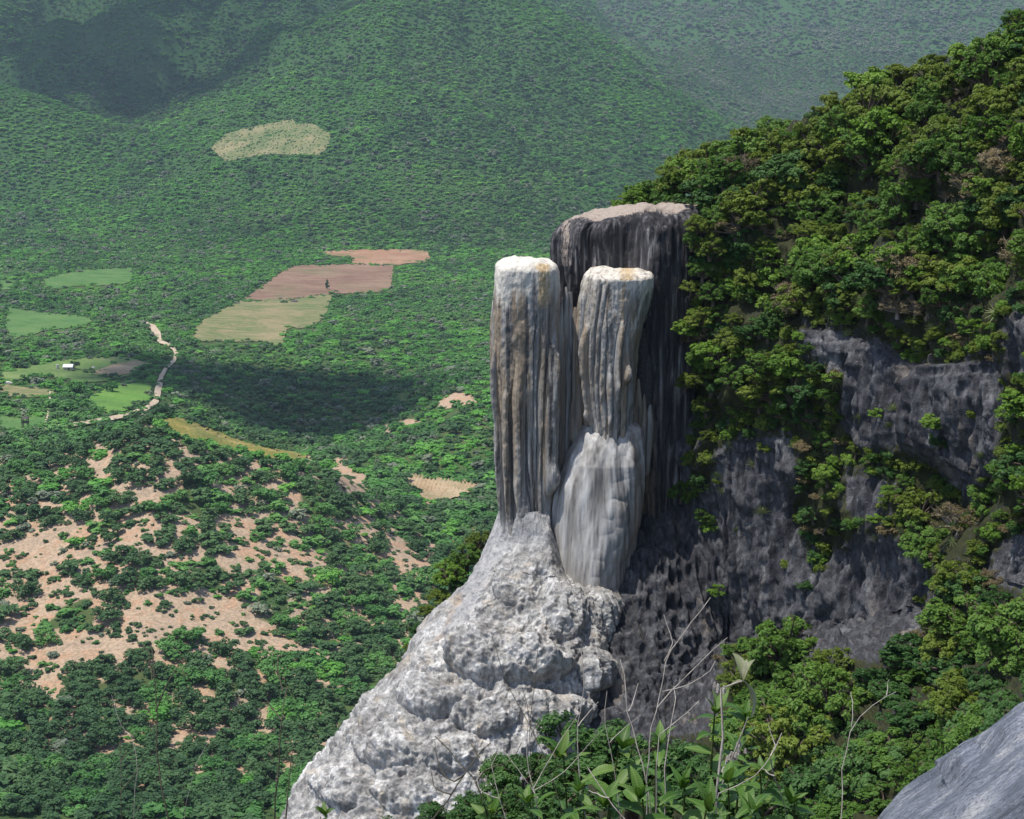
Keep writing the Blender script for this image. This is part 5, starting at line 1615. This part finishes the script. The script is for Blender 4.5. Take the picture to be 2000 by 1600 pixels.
MAT['fg_pale'] = fg_leaf_mat('withered_leaf', (0.20, 0.21, 0.12), (0.30, 0.31, 0.20), (0.40, 0.40, 0.29))
MAT['stem_green'] = bark_mat('green_stem', (0.05, 0.075, 0.02), (0.11, 0.13, 0.04))
MAT['twig_pale'] = bark_mat('dry_twig', (0.22, 0.19, 0.16), (0.46, 0.42, 0.37))
MAT['twig_dark'] = bark_mat('dark_twig', (0.045, 0.04, 0.03), (0.12, 0.11, 0.075))
LEAVES = [mesh_np('leaf', *leaf_mesh(0.125, 0.020, c, f), MAT['fg_leaf']) for c, f in ((0.5, .35), (0.9, .25), (1.3, .45), (0.2, .3))]
PLEAVES = [mesh_np('leaf', *leaf_mesh(0.13, 0.016, c, f), MAT['fg_pale']) for c, f in ((0.9, .6), (1.5, .9))]

def leafy_plant(px, py, dep, n_pair, label, size=1.0, lean=(0, 0), leaves=None, top=5):
    tip = P(px, py, dep)
    bx, by = tip[0] - lean[0] * 0.3, tip[1] + 0.1
    base = np.array([bx, by, ledge_z(bx, by) - 0.03])
    o = link('leafy_plant', None, label=label, cat='plant', group='leafy plants along the ledge', loc=tuple(base))
    H = tip - base
    path = np.array([H * t_ + np.array([math.sin(t_ * 3 + px) * 0.015, math.cos(t_ * 2.3 + px) * 0.015, 0]) for t_ in np.linspace(0, 1, 8)])
    link('stem', mesh_np('stem', *tube_mesh([(path, np.linspace(.006, .0028, 8) * size)], 6), MAT['stem_green']), o)
    lv = leaves or LEAVES
    a = rng.uniform(0, 6.28)
    hl = np.linalg.norm(H)
    for k in range(n_pair):
        f = 1 - (k + 0.35) * 0.062 / hl * size
        if f < 0.12: break
        at = H * f
        for sgn in (0, math.pi):
            l_ = link('leaf', lv[int(rng.integers(len(lv)))], o, loc=tuple(at))
            el = R(rng.uniform(-5, 42))
            l_.rotation_euler = Euler((el, rng.normal(0, .25), a + sgn + rng.normal(0, .2)))
            s_ = size * rng.uniform(.75, 1.2) * (0.8 + 0.12 * min(k, 4))
            l_.scale = (s_, s_, s_)
        a += R(90) + rng.normal(0, .2)
    for k in range(top):
        l_ = link('leaf', lv[int(rng.integers(len(lv)))], o, loc=tuple(H * 0.995))
        l_.rotation_euler = Euler((R(rng.uniform(48, 78)), rng.normal(0, .2), a + k * 2 * math.pi / max(top, 1)))
        s_ = size * rng.uniform(.5, .9); l_.scale = (s_, s_, s_)
PL = [(1092, 1478, 5.6, 9, 1.0, 'upright leafy plant furthest left among the foreground plants'),
      (1130, 1545, 5.0, 7, .9, 'low leafy plant beside the furthest left foreground plant'),
      (1215, 1462, 5.8, 10, 1.05, 'broad leafy plant right of the furthest left foreground plant'),
      (1290, 1455, 6.2, 9, 1.0, 'pale tipped leafy plant behind the crossing dry twigs'),
      (1330, 1540, 5.0, 8, 1.1, 'leafy plant with pointed upright leaves at bottom centre'),
      (1398, 1392, 6.0, 11, 1.15, 'tallest leafy plant, rising in front of the lower trees'),
      (1455, 1400, 6.3, 10, 1.0, 'leafy plant close right of the tallest leafy plant'),
      (1250, 1560, 4.8, 7, 1.0, 'leafy plant low at the bottom edge below the crossing twigs'),
      (1180, 1575, 4.7, 7, .9, 'leafy plant at the bottom edge, left of centre plants'),
      (1420, 1530, 5.2, 8, .95, 'leafy plant at the foot of the withered flower stalk'),
      (1490, 1510, 5.8, 9, .9, 'leafy plant below the forked dry twig at right'),
      (1545, 1570, 5.4, 8, .9, 'rightmost leafy plant, next to the forked dry twig'),
      (1030, 1570, 5.0, 7, .85, 'small leafy plant in front of the dark bush'),
      (960, 1590, 5.0, 6, .8, 'leftmost low leafy sprig at the bottom edge'),
      (1385, 1585, 4.6, 7, 1.0, 'leafy plant at the bottom edge under the tallest plant'),
      (1470, 1590, 4.7, 7, .95, 'leafy plant at the bottom edge near the right end of the row'),
      (636, 1592, 5.2, 4, .5, 'single leafy sprig standing alone before the white apron')]
for (x, y, dd, n, s_, lb) in PL:
    leafy_plant(x, y, dd, n, lb, s_, (rng.normal(0, .1), 0))
# withered stalk with drooping pale leaves and a seed head
tip = P(1452, 1330, 5.6)
bx = P(1395, 1600, 5.5)
base = np.array([bx[0] - 0.05, bx[1], ledge_z(bx[0], bx[1])])
wp = link('withered_plant', None, label='withered stalk with drooping pale leaves above the green plants', cat='plant', loc=tuple(base))
paths = [(np.array([base, P(1398, 1560, 5.5), P(1412, 1440, 5.55), P(1408, 1345, 5.6), P(1440, 1333, 5.6), tip]) - base, np.array([.005, .0045, .004, .0035, .003, .002])),
         (np.array([P(1408, 1540, 5.5), P(1430, 1480, 5.5), P(1462, 1400, 5.5)]) - base, np.array([.003, .0025, .002]))]
link('stem', mesh_np('stem', *tube_mesh(paths, 6), MAT['twig_pale']), wp)
for (ex, ez, s_) in [(R(75), R(15), 1.0), (R(60), R(-15), .7), (R(-50), R(-70), 1.1), (R(82), R(-40), .75), (R(-20), R(60), .8)]:
    l_ = link('leaf', PLEAVES[int(rng.integers(2))], wp, loc=tuple(tip - base)); l_.rotation_euler = Euler((ex, 0, ez)); l_.scale = (s_, s_, s_)
for (x, y) in ((1408, 1343), (1428, 1478), (1440, 1462), (1418, 1495)):
    def head(bm, x=x, y=y):
        for k in range(9):
            c = Vector(P(x, y, 5.53) - base) + Vector(rng.normal(0, .010, 3))
            box(bm, c, (.006, .005, .008), rng.uniform(0, 3), .4)
    bm_obj('seed_head', head, MAT['twig_pale'], wp)

# ---- dry twigs and stalks rising from the ledge
def twig(lines, dep, label, mat='twig_pale', r0=0.0030, ends=True):
    paths = []
    org = None
    for q, ln in enumerate(lines):
        pts = [P(x, y, dep + 0.04 * k) for k, (x, y) in enumerate(ln)]
        if q == 0:
            b = pts[0]
            gz = ledge_z(b[0], b[1])
            if gz < b[2]: pts = [np.array([b[0] + 0.01, b[1], gz - 0.03])] + pts
            org = pts[0]
        pts = np.array(pts)
        # resample smoothly with a little crookedness
        tt = np.concatenate([[0], np.cumsum(np.linalg.norm(np.diff(pts, axis=0), axis=1))])
        n = max(6, int(tt[-1] / 0.05))
        ss = np.linspace(0, tt[-1], n)
        cur = np.stack([pl(ss, list(zip(tt, pts[:, k]))) for k in range(3)], 1) + rng.normal(0, 0.0016, (n, 3))
        k0 = r0 if q == 0 else r0 * 0.72
        paths.append((cur - org, np.linspace(k0, k0 * 0.42, n)))
    link('dry_twig', mesh_np('dry_twig', *tube_mesh(paths, 6), MAT[mat]), label=label, cat='twig', loc=tuple(org))
twig([[(1272, 1600), (1254, 1490), (1239, 1436), (1224, 1373), (1218, 1316), (1212, 1290)], [(1228, 1390), (1240, 1360), (1246, 1335)]], 5.2, 'straight pale dry twig left of the crossing twigs')
twig([[(1262, 1620), (1269, 1436), (1284, 1382), (1300, 1292), (1340, 1230), (1388, 1167)], [(1300, 1292), (1312, 1250), (1296, 1200)], [(1284, 1382), (1323, 1337), (1380, 1282), (1421, 1246)]], 5.4, 'tallest pale dry twig reaching up in front of the dark cliff')
twig([[(1281, 1600), (1287, 1442), (1330, 1402), (1365, 1370)], [(1293, 1352), (1350, 1335), (1384, 1310), (1396, 1290)]], 5.0, 'pale dry twig bending right across the leafy plants')
twig([[(1299, 1600), (1299, 1487), (1310, 1420), (1320, 1361), (1316, 1340)]], 5.1, 'thin upright pale twig inside the crossing twigs')
twig([[(1300, 1330), (1270, 1270), (1238, 1226), (1194, 1150)], [(1255, 1248), (1240, 1190), (1232, 1160)]], 5.6, 'thin dark twig slanting up left before the dark rock wall', 'twig_dark', .0022)
twig([[(1400, 1558), (1472, 1517), (1503, 1478), (1529, 1433)], [(1503, 1478), (1515, 1455), (1500, 1415)], [(1505, 1482), (1510, 1517), (1526, 1550), (1538, 1604)], [(1510, 1517), (1495, 1505), (1488, 1500)]], 5.0, 'forked pale twig at the right end of the leafy plants')
twig([[(1640, 1640), (1643, 1560), (1650, 1470), (1664, 1418), (1700, 1385), (1731, 1361), (1748, 1352)], [(1731, 1361), (1734, 1340), (1736, 1326)], [(1664, 1418), (1665, 1370), (1661, 1352)]], 4.6, 'solitary pale forked twig in front of the lower right trees', 'twig_pale', .0022)
twig([[(331, 1610), (312, 1518), (305, 1444), (307, 1392), (299, 1307), (297, 1262)], [(304, 1390), (325, 1340), (357, 1281)], [(299, 1330), (290, 1275), (278, 1255)]], 5.0, 'tall thin dark stalk in the lower left', 'twig_dark', .0038)
twig([[(236, 1610), (236, 1544), (234, 1476), (232, 1445)], [(238, 1546), (262, 1512), (285, 1484)], [(236, 1490), (250, 1465)]], 5.0, 'short forked dark stalk left of the tall thin stalk', 'twig_dark', .0024)
twig([[(536, 1610), (545, 1480), (549, 1408), (556, 1370), (561, 1343)], [(549, 1408), (535, 1388), (520, 1368)], [(553, 1350), (545, 1310), (541, 1275)], [(558, 1600), (565, 1520), (572, 1453)]], 5.0, 'forked dark stalk beside the left edge of the white apron', 'twig_dark', .0038)
twig([[(262, 1620), (268, 1500), (262, 1453), (232, 1405), (218, 1358)]], 5.3, 'thin pale curved stalk between the two left stalks', 'twig_pale', .0014)
twig([[(360, 1620), (380, 1499), (413, 1440)]], 5.3, 'faint pale stalk right of the tall thin stalk', 'twig_pale', .0012)
twig([[(1040, 1610), (1036, 1415), (1044, 1330), (1051, 1256)], [(1038, 1440), (1030, 1380), (1019, 1340)]], 5.2, 'upright thin grey twig crossing the lower apron', 'twig_dark', .0020)
twig([[(1100, 1610), (1060, 1470), (1019, 1390), (984, 1317), (960, 1236)], [(1040, 1430), (1060, 1400)]], 5.3, 'slanting dark twig crossing the apron boulders', 'twig_dark', .0020)
twig([[(820, 1640), (865, 1576), (905, 1515), (945, 1464), (960, 1452)], [(905, 1515), (880, 1525), (862, 1508), (852, 1470), (850, 1443)], [(935, 1478), (920, 1452)], [(880, 1552), (850, 1540), (842, 1500)]], 4.8, 'tangled dark bare branch low before the white apron', 'twig_dark', .0034)
twig([[(960, 1640), (930, 1530), (890, 1480), (850, 1440)], [(930, 1530), (950, 1500), (990, 1490), (1020, 1450)]], 5.0, 'bare grey branch leaning left at the edge of the dark bush', 'twig_dark', .0038)
twig([[(1150, 1640), (1134, 1540), (1128, 1420), (1140, 1330), (1134, 1270)], [(1128, 1420), (1150, 1390), (1168, 1370)]], 5.0, 'pale upright twig before the dark bush', 'twig_pale', .0026)
twig([[(1060, 1640), (1042, 1540), (1030, 1480), (1034, 1400)], [(1042, 1540), (1080, 1470), (1130, 1395)], [(1050, 1560), (1010, 1500), (985, 1470)], [(1044, 1545), (1110, 1500), (1170, 1430)]], 5.1, 'spreading dry twig bundle in the dark bush', 'twig_pale', .0024)
twig([[(1240, 1640), (1190, 1560), (1148, 1500)], [(1190, 1560), (1150, 1545)]], 4.4, 'pale broken twig lying across the bottom leaves', 'twig_pale', .0032)
twig([[(1000, 1640), (975, 1560), (960, 1490), (972, 1470)], [(975, 1560), (940, 1545), (930, 1520)]], 4.9, 'curled pale twig left in the dark bush', 'twig_pale', .0022)
twig([[(1215, 1640), (1196, 1480), (1180, 1400), (1186, 1350)], [(1190, 1450), (1222, 1420), (1250, 1400)]], 5.4, 'forked grey twig between dark bush and straight pale twig', 'twig_pale', .0022)

# ------------------------------------------------------------------ clouds overhead (out of frame) whose shadows lie on the hills
t = NT('cloud')
n = t.noise(t.coord(), 0.01, 4, 0.6)
cb = t.surf(t.ramp(n, [(0.3, (0.80, 0.80, 0.80)), (0.7, (0.9, 0.9, 0.9))]), 1.0, 0.0)
ct = t.n('ShaderNodeBsdfTransparent')
cm = t.n('ShaderNodeMixShader')
cm.inputs[0].default_value = 0.955                     # thin vapour: most light passes each skin
t.l(cb.outputs[0], cm.inputs[1]); t.l(ct.outputs[0], cm.inputs[2]); t.l(cm.outputs[0], t.out.inputs['Surface'])
MAT['cloud'] = t.m
def cloud(px, py, rx, ry, seed, label, h=1500, parts=16):
    rg = np.random.default_rng(seed)
    tg = ground_hit(px, py)
    c = tg + np.array(SUN[:]) * ((h - tg[2]) / SUN.z)
    V, F, off = [], [], 0
    bm = bmesh.new(); bmesh.ops.create_icosphere(bm, subdivisions=4, radius=1.0)
    co = np.array([v.co[:] for v in bm.verts]); fc = np.array([[v.index for v in f.verts] for f in bm.faces]); bm.free()
    for k in range(parts):
        a, rr = rg.uniform(0, 6.283), math.sqrt(rg.uniform(0, 1)) * 0.95
        s = rg.uniform(.12, .42) * (1.15 - 0.5 * rr)
        p = co * np.array([rx * s, ry * s, min(rx, ry) * s * 0.7]) 
        p = p * (1 + 0.3 * fbm(co * 1.7 + k * 5.1, 4, seed + k))[:, None] + np.array([rr * math.cos(a) * rx, rr * math.sin(a) * ry, rg.uniform(0, .2) * rx])
        V.append(p); F.append(fc + off); off += len(co)
    link('cloud', mesh_np('cloud', np.concatenate(V), np.concatenate(F), MAT['cloud']), kind='structure', label=label, loc=tuple(c))
cloud(520, 785, 115, 120, 61, 'small cloud shading the valley gully', 1300, 130)
cloud(330, 80, 430, 520, 62, 'wide cloud shading the far left mountain', 1900, 60)
cloud(70, 130, 260, 330, 65, 'cloud shading the lower left mountain', 1900, 40)

#HAZE_BEGIN
# ------------------------------------------------------------------ haze
hz = NT('haze')
pv = hz.n('ShaderNodeVolumePrincipled')
pv.inputs['Color'].default_value = (0.66, 0.83, 1.0, 1)
pv.inputs['Density'].default_value = 0.000050
pv.inputs['Anisotropy'].default_value = 0.1
hz.l(pv.outputs[0], hz.out.inputs['Volume'])
zlo, zhi = float(Z.min()) - 40, float(Z.max()) + 60
def hbox(bm):
    box(bm, (0, 5600, (zlo + zhi) / 2), (6800, 6400, (zhi - zlo) / 2))
h_ = bm_obj('haze', hbox, hz.m)
h_['kind'] = 'stuff'
h_['label'] = 'thin blue haze filling the valley air'
#HAZE_END
print('ZRANGE', zlo, zhi)

# ------------------------------------------------------------------ labels that single things out
ORD = ['first', 'second', 'third', 'fourth', 'fifth', 'sixth', 'seventh', 'eighth', 'ninth', 'tenth', 'eleventh', 'twelfth', 'thirteenth', 'fourteenth', 'fifteenth', 'sixteenth', 'seventeenth', 'eighteenth',
       'nineteenth', 'twentieth']
def number_off(items, group):
    """items: (object, image column, phrase). Members of one phrase are told apart by their order from the left."""
    by = {}
    for o, x, ph in items: by.setdefault(ph, []).append((x, o))
    for ph, lst in by.items():
        lst.sort(key=lambda e: e[0])
        for q, (x, o) in enumerate(lst):
            o['label'] = ph if len(lst) == 1 else '%s, %s from left' % (ph, ORD[min(q, 19)])
            o['group'] = group
COLW = {'olive': 'yellow green', 'green': 'mid green', 'deep': 'dark green', 'fresh': 'bright green', 'dry': 'brownish sparse'}
def cliff_zone(x, y, base_rock):
    if x < 1000: return 'left of the white apron'
    if x < 1420 and y < 430: return 'above the dark wall'
    sky_y = np.interp(x, [1400, 1550, 1700, 1850, 2000], [300, 250, 180, 120, 50])
    if y < sky_y + 50: return 'on the right skyline'
    if y < 340: return 'high on the right slope'
    if x < 1450 and y < 1180: return 'right beside the dark wall' if y > 700 else 'at the upper dark wall edge'
    if base_rock: return 'on bare cliff rock'
    if y < 470: return 'on the upper right slope'
    if y < 590: return 'in the middle of the right slope'
    if y < 720: return 'above the upper rock face' if x > 1640 else 'midway down the slope'
    if y < 960 and x < 1700: return 'left of the upper rock face'
    if y < 1120 and x > 1870: return 'at the right edge below the rock'
    if y < 1180: return 'between the two rock faces'
    if y < 1330: return 'under the lower rock face'
    if y < 1470: return 'on the lower wooded slope'
    return 'low near the wet rock' if x > 1600 else 'low behind the leafy plants'
def low_zone(x, y):
    row = 'along the top of' if y < 720 else 'beside the upper part of' if y < 860 else 'beside the middle of' if y < 1000 else 'beside the lower part of' if y < 1150 else 'at the foot of'
    return row + (' the left grey cliff' if x < 1500 else ' the central grey cliff' if x < 1680 else ' the grey cliff' if x < 1850 else ' the rightmost grey cliff')
items = []
for (o, x, y, rad, m) in SHRUBS:
    sz = 'small' if rad < 1.15 else ('medium' if rad < 1.75 else 'large')
    kind = 'tree' if o.name.startswith('tree') else 'shrub'
    rk = bool(rock_at(np.array([x]), np.array([y]))[0])
    items.append((o, x, '%s %s %s %s' % (sz, COLW[m], kind, cliff_zone(x, y, rk))))
number_off(items, 'shrubs and small trees covering the cliff')
number_off([(o, x, 'spiky agave rosette %s' % cliff_zone(x, y, False)) for (o, x, y) in AGAVES], 'agaves on the cliff')
number_off([(o, x, 'low %s bush %s' % (COLW[m], low_zone(x, y))) for (o, x, y, m) in LOW], 'low bushes between the rock faces')
number_off([(o, x, 'dark fine leaved bush at the bottom edge') for (o, x) in MOSS], 'dark bushes on the ledge')
KW = {0: 'dark green', 1: 'green', 2: 'dark green', 3: 'dark green', 4: 'bright green', 5: 'dark green'}
items = []
for (o, x, y, s_, k) in HILL_TREES:
    sz = 'small' if s_ < 2.4 else ('broad' if s_ < 3.5 else 'very broad')
    row = ('below the yellow ridge' if y < 960 else 'on the upper bare slope' if y < 1080 else 'amid the bare slope' if y < 1200 else 'on the lower bare slope' if y < 1300
           else 'in the ravine wood' if y < 1400 else 'below the ravine wood' if y < 1490 else 'on the nearest valley slope')
    colm = 'far left' if x < 180 else 'left' if x < 380 else 'centre left' if x < 580 else 'centre right' if x < 740 else 'near the apron'
    items.append((o, x, '%s %s tree %s %s' % (sz, KW[k], row, colm)))
number_off(items, 'trees on the reddish hillside')
